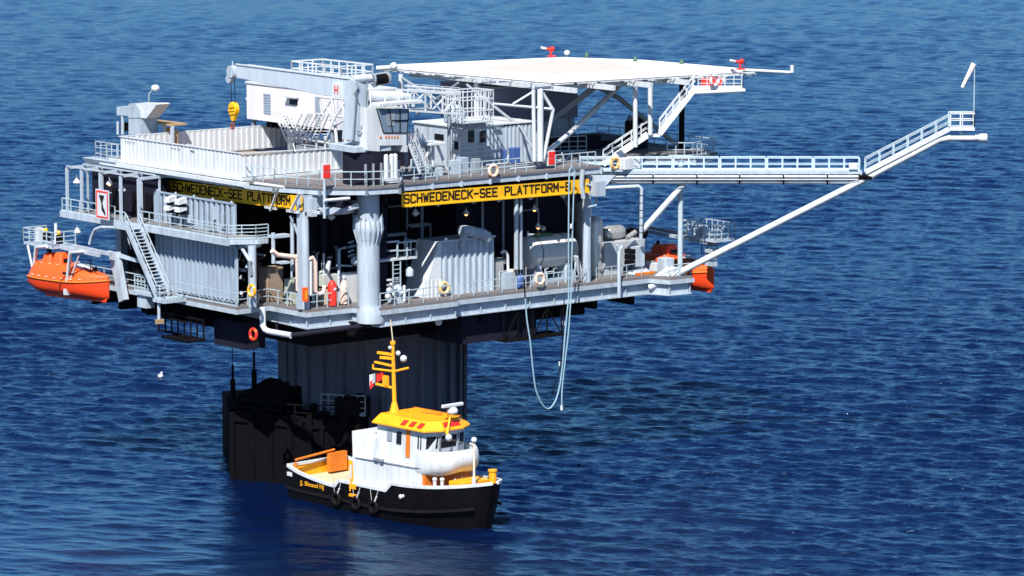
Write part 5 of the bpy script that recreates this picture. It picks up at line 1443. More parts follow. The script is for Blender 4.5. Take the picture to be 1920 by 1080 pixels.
# pipework and boxes that crowd the decks
PM = [BLUEG, GREY, BLUEW, RAILM]
for k in range(26):
    u = random.uniform(8.5, 26.5); v = 7.7 if u < 18.3 else 4.4; z = random.uniform(16.2, 23.6)
    m = MB(PM[k % 4]); du = random.uniform(1.2, 3.6)
    if k % 3: pts = [(u, v, z), (min(u + du, 27), v, z), (min(u + du, 27), v, z + random.uniform(-3, -1))]
    else: pts = [(u, v, 15.6), (u, v, z), (u, v + 0.3, z + 0.3)]
    m.tube(pts, random.choice((0.07, 0.11, 0.16)), 6); m.build("pipe_run", PL)
for k in range(12):
    u, v = random.uniform(8, 17), random.uniform(-1.6, 2.6); s_ = random.uniform(0.25, 0.6)
    m = MB(PM[k % 4]); m.box(u, u + s_ * 1.4, v, v + s_, 25.2, 25.2 + random.uniform(0.3, 1.3)); m.build("equipment_box", PL, bevel=0.03)
for k in range(8):
    u, v = random.uniform(8, 26), random.uniform(-2.2, 2.0)
    m = MB(PM[(k + 1) % 4]); m.tube([(u, v, 25.35), (u + random.uniform(1, 4), v, 25.35), (u + random.uniform(1, 4), v + 0.1, 26.0)], 0.08, 6); m.build("pipe_run", PL)
for k in range(14):
    u = random.uniform(18.5, 26.5); m = MB(PM[k % 4]); v = random.uniform(-1.6, 0.0); z = 15.6 + random.uniform(0.5, 1.6)
    m.tube([(u, v, 15.6), (u, v, z), (u + random.uniform(0.2, 0.7), v, z)], random.choice((0.05, 0.09)), 6); m.build("pipe_run", PL)
for k in range(9):
    u = random.uniform(1.2, 4.6); m = MB(PM[k % 4]); v = random.uniform(0.6, 4.0); z = 15.6 + random.uniform(1.0, 4.5)
    m.tube([(u, v, 15.6), (u, v, z), (u + random.uniform(0.2, 0.9), v, z + 0.1)], random.choice((0.05, 0.09, 0.13)), 6); m.build("pipe_run", PL)

# white L shaped pipe under the deck
m = MB(WHITE)
a = PZ(504, 576, 15.4)
u_, v_ = a[0] - 0.8, a[1] - 0.3
p0 = Vector((u_, v_, 15.5)); zb = PU(504, 622, u_)[2]
end = Vector(PZ(546, 629, zb))
m.tube([p0, (u_, v_, zb + 0.4), Vector((u_, v_, zb + 0.1)).lerp(end, 0.08), Vector((u_, v_, zb)).lerp(end, 0.22), end], 0.24, 12)
m.build("discharge_pipe", PL)
m = MB(DARK); m.tube([end, end + Vector((6, -2.2, 0.5))], 0.2, 10); m.tube([Vector(PV(519, 604, 2)), Vector(PV(519, 618, 2))], 0.1); m.build("discharge_pipe", PL)

# ------------------------------------------------------------------ many small things: rings, lamps
def life_ring(loc, nx, label, mat=PINKW, mat2=RINGB, group="life rings on the platform", r=0.42):
    m = MB(mat, mat2); m.torus(loc, r, 0.13, nx, 20, 8, bands=True)
    return m.build("life_ring", None, label, "life ring", group, loc=tuple(loc))
NR = (0, -1, 0.05); NL = (-1, 0, 0.05)
life_ring(PV(925, 320, -3.35), NR, "cream life ring on the upper railing above the middle of the right name board")
life_ring(PV(1012, 523, -2.6), NR, "cream life ring on the lower railing in front of the steel tank")
life_ring(PV(833, 540, -1.35), NR, "faded yellow life ring hung low on the corrugated container", BUOYY, PINKW)
life_ring(PU(472, 545, -3.3), NL, "yellow life ring near the foot of the shaded pipe cluster", YEL2, PINKW)
life_ring(PU(254, 523, -3.2), NL, "orange life ring beside the left stairway foot", ORA, YEL2)
life_ring(PU(475, 627, -3.3), NL, "dark orange life ring in the shade below the lower deck", RED, ORA2)
_q = PY(1340, 151, 0.55); life_ring(L_(_q), NR, "white and red life ring on the helideck stair landing", WHITE, RED)
life_ring((8.2, 4.2, 4.2), NR, "small red life ring low on the dark boat landing", ORA2, RED, r=0.3)
m = MB(WHITE, TAN); a = L_(PY(1180, 318, 0.2)); m.box(a[0] - 0.9, a[0] + 0.9, a[1] - 0.4, a[1] + 0.4, 24.45, 25.4); m.m = 1; m.build("stair_locker", None, "white locker at the foot of the helideck stairway", "locker", loc=(a[0], a[1], 24.45), bevel=0.04)
life_ring((a[0] - 1.3, a[1] + 0.3, 25.0), NR, "brownish life ring left of the white locker at the stair foot", BUOYY, ORA2)
def fbox(loc, label):
    u, v, z = loc
    m = MB(RED, WHITE); m.box(u - 0.32, u + 0.32, v - 0.14, v + 0.14, z, z + 0.48); m.box(u - 0.32, u + 0.32, v - 0.14, v + 0.14, z + 0.56, z + 1.02)
    m.m = 1; m.box(u - 0.36, u + 0.36, v - 0.1, v + 0.16, z - 0.1, z + 1.1)
    return m.build("fire_cabinet", None, label, "fire cabinet", "red fire cabinets on the upper deck", loc=loc)
a = PV(611, 335, -2.2); fbox((a[0], -2.2, a[2] + 0.05), "red two-part fire cabinet by the railing left of the crane")
a = PV(1033, 308, -2.4); fbox((a[0], -2.4, a[2]), "red two-part fire cabinet at the foot of the front helideck leg")
m = MB(BLUEW); a = PV(608, 335, -2.3); m.tube([(a[0], -2.3, 22.9), (a[0], -2.3, a[2])], 0.12); m.build("stand_pipe", PL)
# lamps under the right name board
def lamp(loc, label, group, glow_=False, r=0.2):
    u, v, z = loc
    m = MB(WHITE, LAMP, GREY)
    m.m = 2; m.tube([(u, v, z + 0.45), (u, v, z + 0.15)], 0.05, 6)
    m.m = 0; m.lathe((u, v, z), [(r * 1.3, -0.12), (r * 1.2, 0.0), (r * 0.6, 0.16), (r * 0.4, 0.26)], 12)
    m.m = 1 if glow_ else 0; m.ball((u, v, z - 0.12), r * 0.7, 8)
    return m.build("deck_lamp", None, label, "lamp", group, loc=loc)
gl = "lamps hanging below the name board"
for x, y, lb in ((770, 384, "below the S at the left end of the right name board"), (821, 381, "below the second and third letters of the right name board"), (888, 376, "below the middle letters of the right name board"), (935, 373, "below the word gap of the right name board"), (995, 369, "below the right half of the right name board"), (1056, 366, "at the right end of the right name board")):
    lamp(PV(x, y, -2.9), "white floodlight " + lb, gl)
gl = "hanging lamps under the decks"
for p, lb in ((PV(779, 399, -1.5), "long white hanging lamp in the opening under the left end of the right name board"), (PV(621, 406, -0.8), "white bell lamp hanging in the dark front bay"), (PU(144, 340, -3.6), "white bell lamp inside the leftmost portal frame"), (PU(229, 355, -3.6), "white bell lamp inside the portal frames near the red bordered sign"), (PU(145, 433, -4.4), "small lamp hanging below the left end of the side walkway")):
    lamp(p, lb, gl, r=0.24)
gl = "glowing orange lamps"
for p, lb in ((PV(874, 399, 1.5), "glowing orange lamp in the dark above the corrugated container"), (PV(1002, 391, 1.5), "glowing orange lamp in the dark above the steel tank"), (PV(1009, 424, 1.2), "smaller glowing lamp just above the steel tank"), (PU(286, 441, -2.7), "glowing lamp under the side walkway near the stairway"), (PU(412, 454, -2.7), "glowing lamp under the side walkway near its right end"), (PU(205, 343, -3.4), "glowing lamp between the portal frames above the red bordered sign")):
    lamp(p, lb, gl, True, 0.2)
# flood lights on the upper side wall
FL = T("floodlight_cluster", "cluster of four white floodlights on the left upper wall", "floodlights", PU(332, 385, -2.4))
m0 = None
for (x, y) in ((322, 373), (341, 377), (321, 388), (341, 391)):
    c = Vector(PU(x, y, -2.7)); m = MB(WHITE, BLACKISH)
    m.hexa([c + Vector(q) for q in ((-.5, -.35, -.25), (.3, -.3, -.1), (.3, .3, -.1), (-.5, .35, -.25))], [c + Vector(q) for q in ((-.45, -.35, .1), (.3, -.25, .3), (.3, .25, .3), (-.45, .35, .1))])
    m.m = 1; m.box(c.x - 0.3, c.x + 0.3, c.y - 0.3, c.y + 0.3, c.z - 0.45, c.z - 0.26)
    m.build("floodlight", FL)
m = MB(BLACKISH); c = Vector(PU(331, 390, -2.35)); m.box(c.x, c.x + 0.2, c.y - 0.8, c.y + 0.8, c.z - 0.2, c.z); m.box(c.x, c.x + 0.2, c.y - 0.1, c.y + 0.1, c.z - 0.8, c.z + 0.8); m.build("bracket", FL)
# strip lights by the left name board
gl = "strip lights below the left name board"
for (x, y, lb) in ((508, 389, "left"), (549, 396, "middle"), (588, 397, "right")):
    c = Vector(PU(x, y, -0.5)); m = MB(WHITE, BLACKISH); m.box(c.x - 0.1, c.x + 0.1, c.y - 0.75, c.y + 0.75, c.z - 0.12, c.z + 0.08); m.m = 1
    for k in range(4): m.box(c.x - 0.12, c.x - 0.1, c.y - 0.6 + k * 0.35, c.y - 0.45 + k * 0.35, c.z + 0.0, c.z + 0.05)
    m.build("strip_light", None, "%s of the three white strip lights below the left name board" % lb, "strip light", gl, loc=tuple(c), bevel=0.02)
for (x, y, lb) in ((822, 604, "largest, below the middle of the right deck edge"), (929, 612, "small, under the right half of the deck")):
    c = Vector(PV(x, y, -2.0 if x < 900 else 0)); m = MB(WHITE, GREY); m.ball(c, 0.3 if x < 900 else 0.14, 12); m.m = 1; m.tube([c, c + Vector((0, 0, 0.7))], 0.05)
    m.build("underdeck_lamp", None, "round white lamp under the lower deck, " + lb, "lamp", "round lamps under the lower deck", loc=tuple(c))
for (x0, x1, y) in ((478, 520, 346), (452, 480, 343)):
    pass
m = MB(WHITE); m.tube([PU(478, 344, -1.6), PU(532, 351, -1.6)], 0.13); m.build("deck_pipe", PL)
m = MB(WHITE); m.tube([PV(608, 376, -2.6), PV(655, 372, -2.6)], 0.13); m.tube([PV(640, 397, -1.8), PV(670, 385, -1.8)], 0.25); m.build("deck_pipe", PL)

# cargo hoses hanging at the right facade
HS = T("bunker_hose", "pale blue bunker hoses looping from the boom root down over the water", "hose", PV(1070, 316, -4.2))
def curve(pts, n=10):
    pts = [Vector(p) for p in pts]; out = []
    P = [pts[0] * 2 - pts[1]] + pts + [pts[-1] * 2 - pts[-2]]
    for i in range(1, len(P) - 2):
        for k in range(n):
            t_ = k / n; a, b, c, d = P[i - 1], P[i], P[i + 1], P[i + 2]
            out.append(0.5 * ((2 * b) + (c - a) * t_ + (2 * a - 5 * b + 4 * c - d) * t_ ** 2 + (3 * b - a - 3 * c + d) * t_ ** 3))
    out.append(pts[-1]); return out
hv = -4.2
def hp(l, v=hv): return [PV(x, y, v) for x, y in l]
m = MB(HOSE); m.tube(curve(hp([(1066, 560), (1066, 440), (1067, 340), (1068, 320), (1072, 315), (1077, 322), (1076, 350), (1073, 450), (1071, 540), (1066, 620), (1058, 690), (1054, 730), (1053, 765)])), 0.06, 8); m.build("hose", HS)
m = MB(HOSE); m.tube(curve(hp([(1066, 560), (1060, 620), (1055, 680), (1050, 720), (1042, 750), (1030, 766), (1018, 760), (1006, 735), (1000, 700), (994, 640), (988, 600), (985, 560)], -4.3)), 0.065, 8); m.build("hose", HS)
m = MB(BLACKISH); m.tube(curve(hp([(1058, 560), (1054, 640), (1050, 690), (1041, 720), (1035, 740)], -4.45)), 0.045, 6); m.tube(hp([(985, 562), (983, 530)], -3.4), 0.06); m.build("rope", HS)
m = MB(WHITE)
for x, y in ((1057, 606), (1050, 682), (1053, 765), (1071, 424)): m.tube([Vector(PV(x, y - 4, hv)), Vector(PV(x, y + 4, hv))], 0.12, 8)
m.build("coupling", HS)
m = MB(BLUEW); m.tube(hp([(1092, 318), (1090, 345), (1094, 372)], -3.4), 0.2, 8); m.box(26.2, 27.2, -3.9, -3.2, 22.8, 24.0); m.tube(hp([(1100, 345), (1118, 352), (1118, 385), (1104, 388)], -3.3), 0.1); m.build("hose_hanger", HS)

# small white float on the water
p = G0 = W(*PZ(301, 706, 0.1))
m = MB(WHITE); m.ball((0, 0, 0.05), 0.28, 10, (1, 1, 0.8)); m.ball((0.1, 0, 0.35), 0.12, 8)
o = m.build("float", None, "tiny white float on the open water left of the platform", "float"); o.location = (p.x, p.y, 0.1)
# ------------------------------------------------------------------ the workboat
def boat():
    TH = R(-47)
    S = W(*PZ(533, 874, 2.5))
    h = Vector((math.cos(TH), math.sin(TH), 0)); pt = Vector((-math.sin(TH), math.cos(TH), 0))
    B = 3.25; L = 21.0
    cen = S + pt * B
    t = T("workboat", "black hulled workboat with white wheelhouse and yellow roof below the platform", "boat", (cen.x, cen.y, 0), own=True, rot=TH, world=True)
    def hw(x):
        s_ = x / L
        w_ = B * (1 - 0.10 * max(0, (0.12 - s_) / 0.12) ** 2)
        if s_ > 0.62: w_ *= max(0.02, 1 - ((s_ - 0.62) / 0.38) ** 2.6) ** 0.62
        return w_
    def deckz(x):
        return 1.15 + 0.7 * max(0, (x - 11) / 10) ** 1.4 + 0.35 * max(0, (5 - x) / 5) ** 1.5
    def railz(x):
        base = 1.75 + 0.75 * max(0, (6 - x) / 6) ** 1.5
        if x < 6.2: return base
        if x < 6.7: return 1.75 + 0.5 * (x - 6.2) / 0.5
        if x < 12.2: return 2.25
        if x < 12.9: return 2.25 + 0.65 * (x - 12.2) / 0.7
        return 2.9 + 0.75 * ((x - 12.9) / 8.1) ** 1.7
    xs = sorted(set(list(np.linspace(0, 15, 31)) + list(np.linspace(15, L - 0.02, 24)) + [6.2, 6.7, 12.2, 12.9]))
    ns = 8
    def section(x):
        s_ = x / L
        w_ = hw(x); top = railz(x)
        fl = 1 - 0.22 * max(0, (s_ - 0.5) / 0.5)      # waterline narrower than rail at the bow
        wl = w_ * fl; rake = 0.9 * max(0, (s_ - 0.7) / 0.3) ** 2
        k = -1.6 + 0.9 * max(0, (0.2 - s_) / 0.2)
        pts = [(x - 0, w_, top), (x - rake * 0.25, w_ * 0.99, top * 0.7), (x - rake * 0.6, (w_ + wl) / 2, top * 0.35), (x - rake, wl, 0), (x - rake * 1.2, wl * 0.9, -0.7), (x - rake * 1.4, wl * 0.45, k * 0.9), (x - rake * 1.4, 0, k)]
        return pts + [(p[0], -p[1], p[2]) for p in pts[-2::-1]]
    m = MB(BLACK)
    secs = [section(x) for x in xs]; n = len(secs[0])
    m.add([p for s_ in secs for p in s_], [(i * n + j, i * n + j + 1, (i + 1) * n + j + 1, (i + 1) * n + j) for i in range(len(xs) - 1) for j in range(n - 1)], True)
    m.add(secs[0], [tuple(range(n))]); m.add(secs[-1], [tuple(range(n))[::-1]])
    # inner face of the bulwark
    inn = []
    for x in xs:
        w_ = max(0.01, hw(x) - 0.12); wd = max(0.01, hw(x) * (1 - 0.15 * max(0, (x / L - 0.5) / 0.5)) - 0.16 - 0.5 * max(0, x / L - 0.72)); xi = min(x, L - 0.9); inn.append([(min(x, L - 0.25), w_, railz(x) - 0.02), (xi, wd, deckz(x)), (xi, -wd, deckz(x)), (min(x, L - 0.25), -w_, railz(x) - 0.02)])
    m.build("hull", t)
    m = MB(YEL2)
    m.add([p for s_ in inn for p in (s_[0], s_[1])], [(2 * i, 2 * i + 2, 2 * i + 3, 2 * i + 1) for i in range(len(xs) - 1)])
    m.add([p for s_ in inn for p in (s_[2], s_[3])], [(2 * i, 2 * i + 2, 2 * i + 3, 2 * i + 1) for i in range(len(xs) - 1)])
    m.add([(0.08, inn[0][0][1], railz(0)), (0.08, inn[0][1][1], deckz(0)), (0.08, inn[0][2][1], deckz(0)), (0.08, inn[0][3][1], railz(0))], [(0, 1, 2, 3)])
    m.build("bulwark_lining", t)
    m = MB(CREAM)
    m.add([p for s_ in inn for p in (s_[1], s_[2])], [(2 * i, 2 * i + 1, 2 * i + 3, 2 * i + 2) for i in range(len(xs) - 1)])
    m.build("main_deck", t)
    m = MB(WHITE)
    for s_ in (1, -1):
        m_pts = [(x, s_ * max(0.02, hw(x) - 0.04), railz(x) + 0.03) for x in xs]
        for a, b in zip(m_pts, m_pts[1:]): m.beam(a, b, 0.24, 0.22)
    m.beam((0.02, -hw(0), railz(0) + 0.03), (0.02, hw(0), railz(0) + 0.03), 0.24, 0.22)
    m.build("rail_cap", t)
    STK = paint("rubbing_strake", (0.008, 0.008, 0.011), 0.6, 0.2)
    for s_ in (1, -1):
        m = MB(STK)
        q = [(x - 0.05, s_ * (hw(x) * 0.995 + 0.06), railz(x) * 0.62 + 0.0) for x in xs if x < L - 0.6]
        q = [(a[0], a[1], 0.8 + max(0, (a[0] - 11) / 10) ** 1.5 * 1.1) for a in q]
        for a, b in zip(q, q[1:]): m.beam(a, b, 0.16, 0.2)
        m.build("rubbing_strake", t)
    # name and marks on the starboard side
    m = MB(YEL2)
    lettering(m, "JJ. Blessed NJ", (2.0, -hw(3) - 0.05, 1.22), (1, 0, 0), (0, 0, 1), 2.9, 0.46, 0.03); m.build("name_lettering", t)
    m = MB(WHITE, CREAM); m.box(0.12, 0.75, -hw(0.4) - 0.06, -hw(0.4) + 0.05, 1.75, 2.05); m.ball((13.9, -hw(13.9) - 0.03, 2.05), 0.2, 10, (1.0, 0.4, 1)); m.ball((14.2, -hw(14.2) - 0.03, 2.15), 0.14, 10, (1.0, 0.4, 1)); m.build("hull_mark", t)
    # deckhouse (flush with the starboard side)
    m = MB(WHITE)
    ya = 3.12
    prof = [(8.4, 1.2), (15.6, 1.35), (15.4, 4.35), (8.1, 4.45)]
    m.hexa([Vector((x, -ya if x < 14 else -2.5, z)) for x, z in prof], [Vector((x, ya if x < 14 else 2.5, z)) for x, z in prof])
    m.build("deckhouse", t)
    m = MB(WHITE, GREY)
    m.hexa([(7.9, -2.9, 4.44), (10.3, -2.9, 4.42), (10.3, 2.9, 4.42), (7.9, 2.9, 4.44)], [(7.6, -2.7, 6.25), (10.3, -2.6, 6.1), (10.3, 2.6, 6.1), (7.6, 2.7, 6.25)])
    m.build("funnel_casing", t)
    m = MB(BLACKISH, ORA2); m.box(7.7, 9.3, 1.0, 2.4, 6.2, 6.5); m.tube([(8.4, 1.4, 6.3), (7.8, 1.4, 7.1)], 0.2); m.m = 1; m.tube([(8.0, 1.6, 6.6), (9.2, 1.0, 6.6)], 0.12); m.build("exhaust", t)
    m = MB(GREY, BLACKISH); m.tube([(8.5, -3.16, 4.35), (15.4, -2.62, 4.38)], 0.035, 5)
    for x in (10.6, 11.2): m.box(x, x + 0.4, -3.14, -2.9, 4.42, 4.6)
    m.build("gutter", t)
    # wheelhouse
    m = MB(WHITE)
    m.hexa([(9.8, -2.1, 4.42), (15.2, -2.1, 4.4), (15.6, -1.0, 4.4), (15.6, 1.0, 4.4), (15.2, 2.1, 4.4), (9.8, 2.1, 4.42)], [(9.8, -2.0, 7.15), (15.35, -2.0, 7.15), (15.9, -0.95, 7.15), (15.9, 0.95, 7.15), (15.35, 2.0, 7.15), (9.8, 2.0, 7.15)])
    wh = m.build("wheelhouse", t)
    def sidewin(x0, x1, z0, z1, mat, nm="window"):
        m = MB(mat); m.hexa([(x0, -2.12, z0), (x1, -2.12, z0), (x1, -2.02, z0), (x0, -2.02, z0)], [(x0, -2.05, z1), (x1, -2.05, z1), (x1, -1.95, z1), (x0, -1.95, z1)]); return m.build(nm, wh)
    sidewin(11.0, 11.55, 5.9, 6.7, GREY, "shutter"); sidewin(12.1, 12.65, 5.8, 6.75, DGLASS); sidewin(14.55, 14.65, 5.7, 6.7, DGLASS); sidewin(14.85, 14.93, 5.7, 6.7, DGLASS)
    m = MB(ORA2); m.hexa([(13.2, -2.14, 4.9), (13.65, -2.14, 4.9), (13.65, -2.0, 4.9), (13.2, -2.0, 4.9)], [(13.2, -2.05, 7.0), (13.65, -2.05, 7.0), (13.65, -1.9, 7.0), (13.2, -1.9, 7.0)]); m.build("door", wh)
    # front windows: three facets
    fa = [((15.2, -2.1), (15.6, -1.0), (15.35, -2.0), (15.9, -0.95)), ((15.6, -1.0), (15.6, 1.0), (15.9, -0.95), (15.9, 0.95)), ((15.6, 1.0), (15.2, 2.1), (15.9, 0.95), (15.35, 2.0))]
    for b0, b1, t0, t1 in fa:
        m = MB(DGLASS)
        def P(t_, z):
            f = (z - 4.4) / 2.75
            p = Vector(b0).lerp(Vector(b1), t_).lerp(Vector(t0).lerp(Vector(t1), t_), f); return Vector((p.x, p.y, z))
        nn = Vector(((b1[1] - b0[1]), -(b1[0] - b0[0]), 0)).normalized() * 0.02
        q = [P(0.1, 5.75), P(0.9, 5.75), P(0.9, 6.7), P(0.1, 6.7)]
        m.hexa([x + nn * 0 for x in q], [x + nn for x in q]); m.build("window", wh)
    m = MB(GREY)
    for y in (-0.95, 0.95): m.beam((15.72, y, 5.7), (15.86, y, 6.8), 0.1, 0.22)
    m.build("mullion", wh)
    # yellow roof with sloping eave and slots
    m = MB(YEL2)
    rb = [(9.6, -2.4), (15.6, -2.4), (16.3, -1.1), (16.3, 1.1), (15.6, 2.4), (9.6, 2.4)]
    rt = [(9.9, -1.75), (15.2, -1.75), (15.8, -0.9), (15.8, 0.9), (15.2, 1.75), (9.9, 1.75)]
    m.hexa([(x, y, 7.12) for x, y in rb], [(x, y, 7.22) for x, y in rb]); m.hexa([(x, y, 7.221) for x, y in rb], [(x, y, 7.85) for x, y in rt]); rf = m.build("roof", t)
    m = MB(RED)
    for k in range(4):
        x = 12.8 + k * 0.95
        if k < 3: m.hexa([(x, -2.33, 7.4), (x + 0.5, -2.33, 7.4), (x + 0.5, -2.2, 7.4), (x, -2.2, 7.4)], [(x + 0.1, -1.98, 7.72), (x + 0.6, -1.98, 7.72), (x + 0.6, -1.85, 7.72), (x + 0.1, -1.85, 7.72)])
    m.build("slot", rf)
    m = MB(RED); m.hexa([(16.12, -0.8, 7.4), (16.2, -0.8, 7.4), (16.2, 0.9, 7.4), (16.12, 0.9, 7.4)], [(15.9, -0.7, 7.75), (15.98, -0.7, 7.75), (15.98, 0.8, 7.75), (15.9, 0.8, 7.75)]); m.build("slot", rf)
    m = MB(ORA2); m.tube([(rt[i % 6][0], rt[i % 6][1], 7.87) for i in (5, 4, 3)], 0.06, 5); m.tube([(12, 0.6, 7.9), (14, 0.9, 7.95)], 0.1, 6); m.build("roof_rail", rf)
    # rounded front bulwark of the bridge deck
    m = MB(WHITE)
    ring = []
    for i in range(25):
        a = math.pi * (-0.5 + i / 24) * 1.05
        ring.append((15.0 + 2.5 * math.cos(a) ** 0.8 if math.cos(a) > 0 else 15.0 - 0.2, 2.6 * math.sin(a)))
    prof = [(0.70, 3.75), (0.92, 3.9), (1.06, 4.4), (1.09, 4.95), (1.03, 5.5), (0.95, 5.72), (0.86, 5.6)]
    vs = []
    for (x, y) in ring:
        lob = 1 + 0.05 * abs(math.sin(y * 1.05))
        for f, z in prof: vs.append((14.6 + (x - 14.6) * f * lob, y * (0.9 + 0.1 * f), z - (0.25 * abs(math.cos(y * 1.05)) if z < 4.5 else 0) * -0.6))
    k = len(prof)
    m.add(vs, [(i * k + j, (i + 1) * k + j, (i + 1) * k + j + 1, i * k + j + 1) for i in range(24) for j in range(k - 1)], True)
    m.add([(15.4, -2.6, 4.42), (17.2, -1.6, 4.42), (17.4, 0, 4.42), (17.2, 1.6, 4.42), (15.4, 2.6, 4.42)], [(0, 1, 2, 3, 4)])
    m.build("bridge_bulwark", t)
    m = MB(ORA2); m.hexa([(15.45, -2.4, 1.5), (15.75, -2.4, 1.5), (15.75, 2.4, 1.5), (15.45, 2.4, 1.5)], [(15.4, -2.4, 4.2), (15.7, -2.4, 4.2), (15.7, 2.4, 4.2), (15.4, 2.4, 4.2)]); m.build("deckhouse_front", t)
    # mast
    m = MB(YEL2)
    mx, my = 10.2, -0.6
    m.tube([(mx, my, 7.7), (mx, my, 8.6)], 0.42, 10, r2=0.2); m.tube([(mx, my, 8.6), (mx - 0.15, my, 13.1)], 0.17, 10, r2=0.13)
    m.tube([(mx - 0.15, my, 13.1), (mx - 0.15, my, 13.35)], 0.22); 
    m.beam((mx - 1.7, my - 0.5, 11.6), (mx, my, 11.4), 0.28, 0.12); m.beam((mx - 1.5, my - 0.4, 12.35), (mx, my, 12.3), 0.16, 0.2); m.beam((mx - 1.2, my - 0.4, 12.0), (mx, my, 12.0), 0.16, 0.2)
    m.tube([(mx - 1.8, my - 0.6, 11.05), (mx, my, 11.0), (mx + 1.1, my + 0.5, 11.35)], 0.09, 8); m.beam((mx - 1.6, my - 0.5, 9.9), (mx, my, 9.7), 0.14, 0.16); m.box(mx - 1.0, mx - 0.5, my - 0.35, my - 0.1, 9.85, 10.6)
    m.tube([(mx - 1.8, my - 0.6, 11.05), (mx - 1.8, my - 0.6, 11.4)], 0.08)
    mast = m.build("mast", t)
    m = MB(WHITE); m.ball((mx + 0.75, my + 0.3, 12.05), 0.28, 12); m.ball((mx + 0.35, my + 0.1, 12.45), 0.2, 10); m.ball((mx - 0.2, my - 0.25, 12.85), 0.16, 8); m.build("masthead_light", mast)
    m = MB(CREAM); m.tube([(mx - 0.15, my, 13.3), (mx - 0.42, my, 15.0)], 0.05, 6); m.build("whip_antenna", mast)
    m = MB(BLACKISH)
    for dx, dy in ((-1.8, -0.6), (-1.0, -0.3), (1.1, 0.5)): m.tube([(mx + dx, my + dy, 11.2), (mx + dx * 0.75, my + dy * 1.3, 7.8)], 0.015, 4)
    m.build("stay_wire", mast)
    m = MB(RED, WHITE)
    def flag(x0, y0, z0, w_, hh, mi):
        m.m = mi; k = 6; vs = []
        for i in range(k + 1):
            for j in range(2): vs.append((x0 - w_ * i / k, y0 + 0.07 * math.sin(i * 1.9) + 0.02, z0 - hh * j - 0.18 * i / k * (1 + j)))
        m.add(vs, [(2 * i, 2 * i + 1, 2 * i + 3, 2 * i + 2) for i in range(k)], True)
    flag(mx - 0.9, my - 0.3, 10.9, 0.8, 0.55, 0); flag(mx - 1.7, my - 0.5, 10.7, 0.6, 0.7, 1); flag(mx - 1.85, my - 0.5, 10.2, 0.4, 0.45, 0)
    m.build("flag", mast)
    # radar
    m = MB(WHITE)
    rx, ry = 16.0, 0.2
    m.lathe((rx, ry, 8.3), [(0.3, 0), (0.45, 0.15), (0.42, 0.35), (0.25, 0.55)], 14); m.box(rx - 0.14, rx + 0.14, ry - 1.05, ry + 1.05, 8.87, 9.12); m.build("radar", t, bevel=0.04)
    m = MB(YEL2)
    m.beam((15.3, 0.2, 7.8), (16.1, 0.2, 8.35), 0.16); m.beam((16.6, -0.9, 6.9), (15.9, 0.1, 8.3), 0.14); m.box(rx - 0.3, rx + 0.3, ry - 0.3, ry + 0.3, 8.2, 8.3); m.build("radar_bracket", t)
    m = MB(WHITE, YEL2); m.ball((16.9, -1.0, 6.75), 0.27, 12); m.m = 1; m.tube([(16.5, -0.9, 7.1), (16.9, -1.0, 6.9)], 0.1); m.build("searchlight", t)
    # foredeck
    m = MB(YEL2, WHITE, ORA2)
    m.box(17.2, 18.8, -1.3, 1.5, 2.1, 3.5)
    for k in range(8):
        m.m = 1; q = random.uniform(-1.3, 1.3); m.tube([(17.15, q, 2.3 + random.random()), (17.1, q + 0.3, 3.6)], 0.06, 5)
    m.m = 2; m.box(19.0, 19.4, -0.6, 0.6, 2.1, 3.3)
    m.build("anchor_winch", t, bevel=0.06)
    m = MB(YEL2, BLACKISH); m.tube([(19.7, 0.95, 2.0), (19.7, 0.95, 4.3)], 0.3, 14); m.tube([(19.7, 0.95, 4.3), (19.7, 0.95, 4.42)], 0.36, 14); m.m = 1
    for z in (2.9, 3.3, 3.7, 4.0): m.box(19.4, 19.46, 0.7, 0.78, z, z + 0.15)
    m.build("tow_post", t)
    m = MB(WHITE, PINKW); m.tube([(19.2, -0.5, 2.0), (19.2, -0.5, 3.9)], 0.17, 10); m.m = 1; m.tube([(19.2, -0.5, 3.9), (19.2, -0.5, 6.6)], 0.09, 8); m.m = 0; m.ball((19.2, -0.5, 6.8), 0.24, 10); m.build("jackstaff", t)
    m = MB(WHITE)
    for x, y in ((16.3, -1.9), (16.7, -1.5)): m.tube([(x, y, 1.8), (x, y, 3.5)], 0.15, 10); m.ball((x, y, 3.55), 0.2, 10)
    m.build("vent_pipe", t)
    m = MB(GREEN); m.box(18.6, 19.6, -1.5, -0.4, 2.35, 2.7); m.build("green_hatch", t)
    # aft deck
    m = MB(ORA2, CREAM)
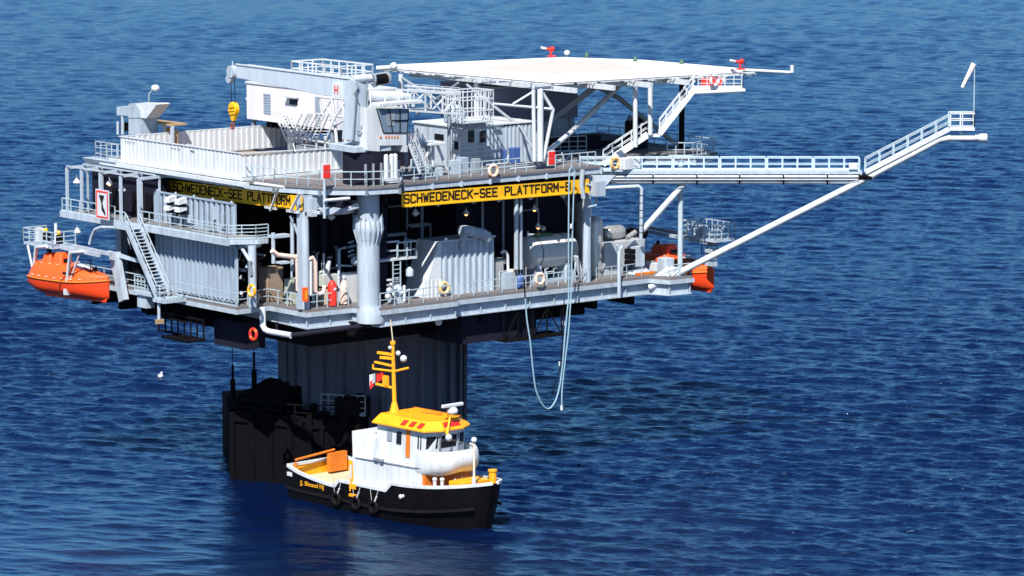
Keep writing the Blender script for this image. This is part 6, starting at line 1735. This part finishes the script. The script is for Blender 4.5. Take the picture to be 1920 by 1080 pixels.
    m.box(6.2, 8.0, 0.5, 2.3, 1.2, 3.4); m.box(6.0, 8.2, 0.3, 2.6, 3.4, 3.55); m.m = 1; m.box(6.6, 7.6, 0.44, 0.5, 2.7, 3.0); m.build("crane_base", t, bevel=0.04)
    m = MB(CREAM); m.hexa([(2.6, -1.8, 1.2), (6.0, -1.8, 1.2), (6.0, 1.9, 1.2), (2.6, 1.9, 1.2)], [(2.8, -1.6, 1.75), (5.8, -1.6, 1.75), (5.8, 1.7, 1.75), (2.8, 1.7, 1.75)]); m.build("cargo_hatch", t, bevel=0.04)
    m = MB(YEL2, WHITE); m.tube([(7.6, -2.6, 1.2), (7.6, -2.6, 3.7), (7.9, -2.6, 3.9)], 0.12); m.tube([(8.0, -2.9, 1.2), (8.0, -2.9, 3.9)], 0.12); m.m = 1; m.tube([(7.2, -2.5, 1.2), (7.2, -2.5, 3.5)], 0.12); m.tube([(6.8, -0.3, 3.5), (6.8, -0.3, 5.6)], 0.09); m.build("deck_post", t)
    m = MB(ORA2, YEL2); m.tube([(0.6, -2.6, railz(0.5)), (0.6, -2.6, railz(0.5) + 0.35)], 0.15); m.tube([(0.6, -2.6, 3.0), (0.5, 1.5, 3.3)], 0.1); m.box(0.4, 0.8, 0.8, 2.6, 1.6, 3.1); m.build("stern_gear", t)
    m = MB(YEL2); m.tube([(8.2, -3.35, 2.7), (8.2, -3.45, 1.7)], 0.06); m.box(8.1, 8.8, -3.5, -3.3, 1.3, 1.5); m.box(8.1, 8.8, -3.45, -3.35, 1.9, 2.3); m.build("pilot_ladder", t)
    for x in (6.6, 8.9, 11.0):
        m = MB(RUB); m.torus((x, -hw(x) - 0.22, 0.85), 0.42, 0.17, (0, 1, 0), 18, 8); f = m.build("fender", t)
        m = MB(STEEL, WHITE)
        for s_ in (-0.55, 0.45): m.tube([(x + s_ * 0.3, -hw(x) - 0.25, 1.2), (x + s_, -hw(x) - 0.1, 2.3)], 0.03, 4); m.m = 1
        m.tube([(x + 0.25, -hw(x) - 0.3, 1.35), (x + 0.42, -hw(x) - 0.28, 1.75)], 0.07, 6)
        m.build("chain", f)
boat()
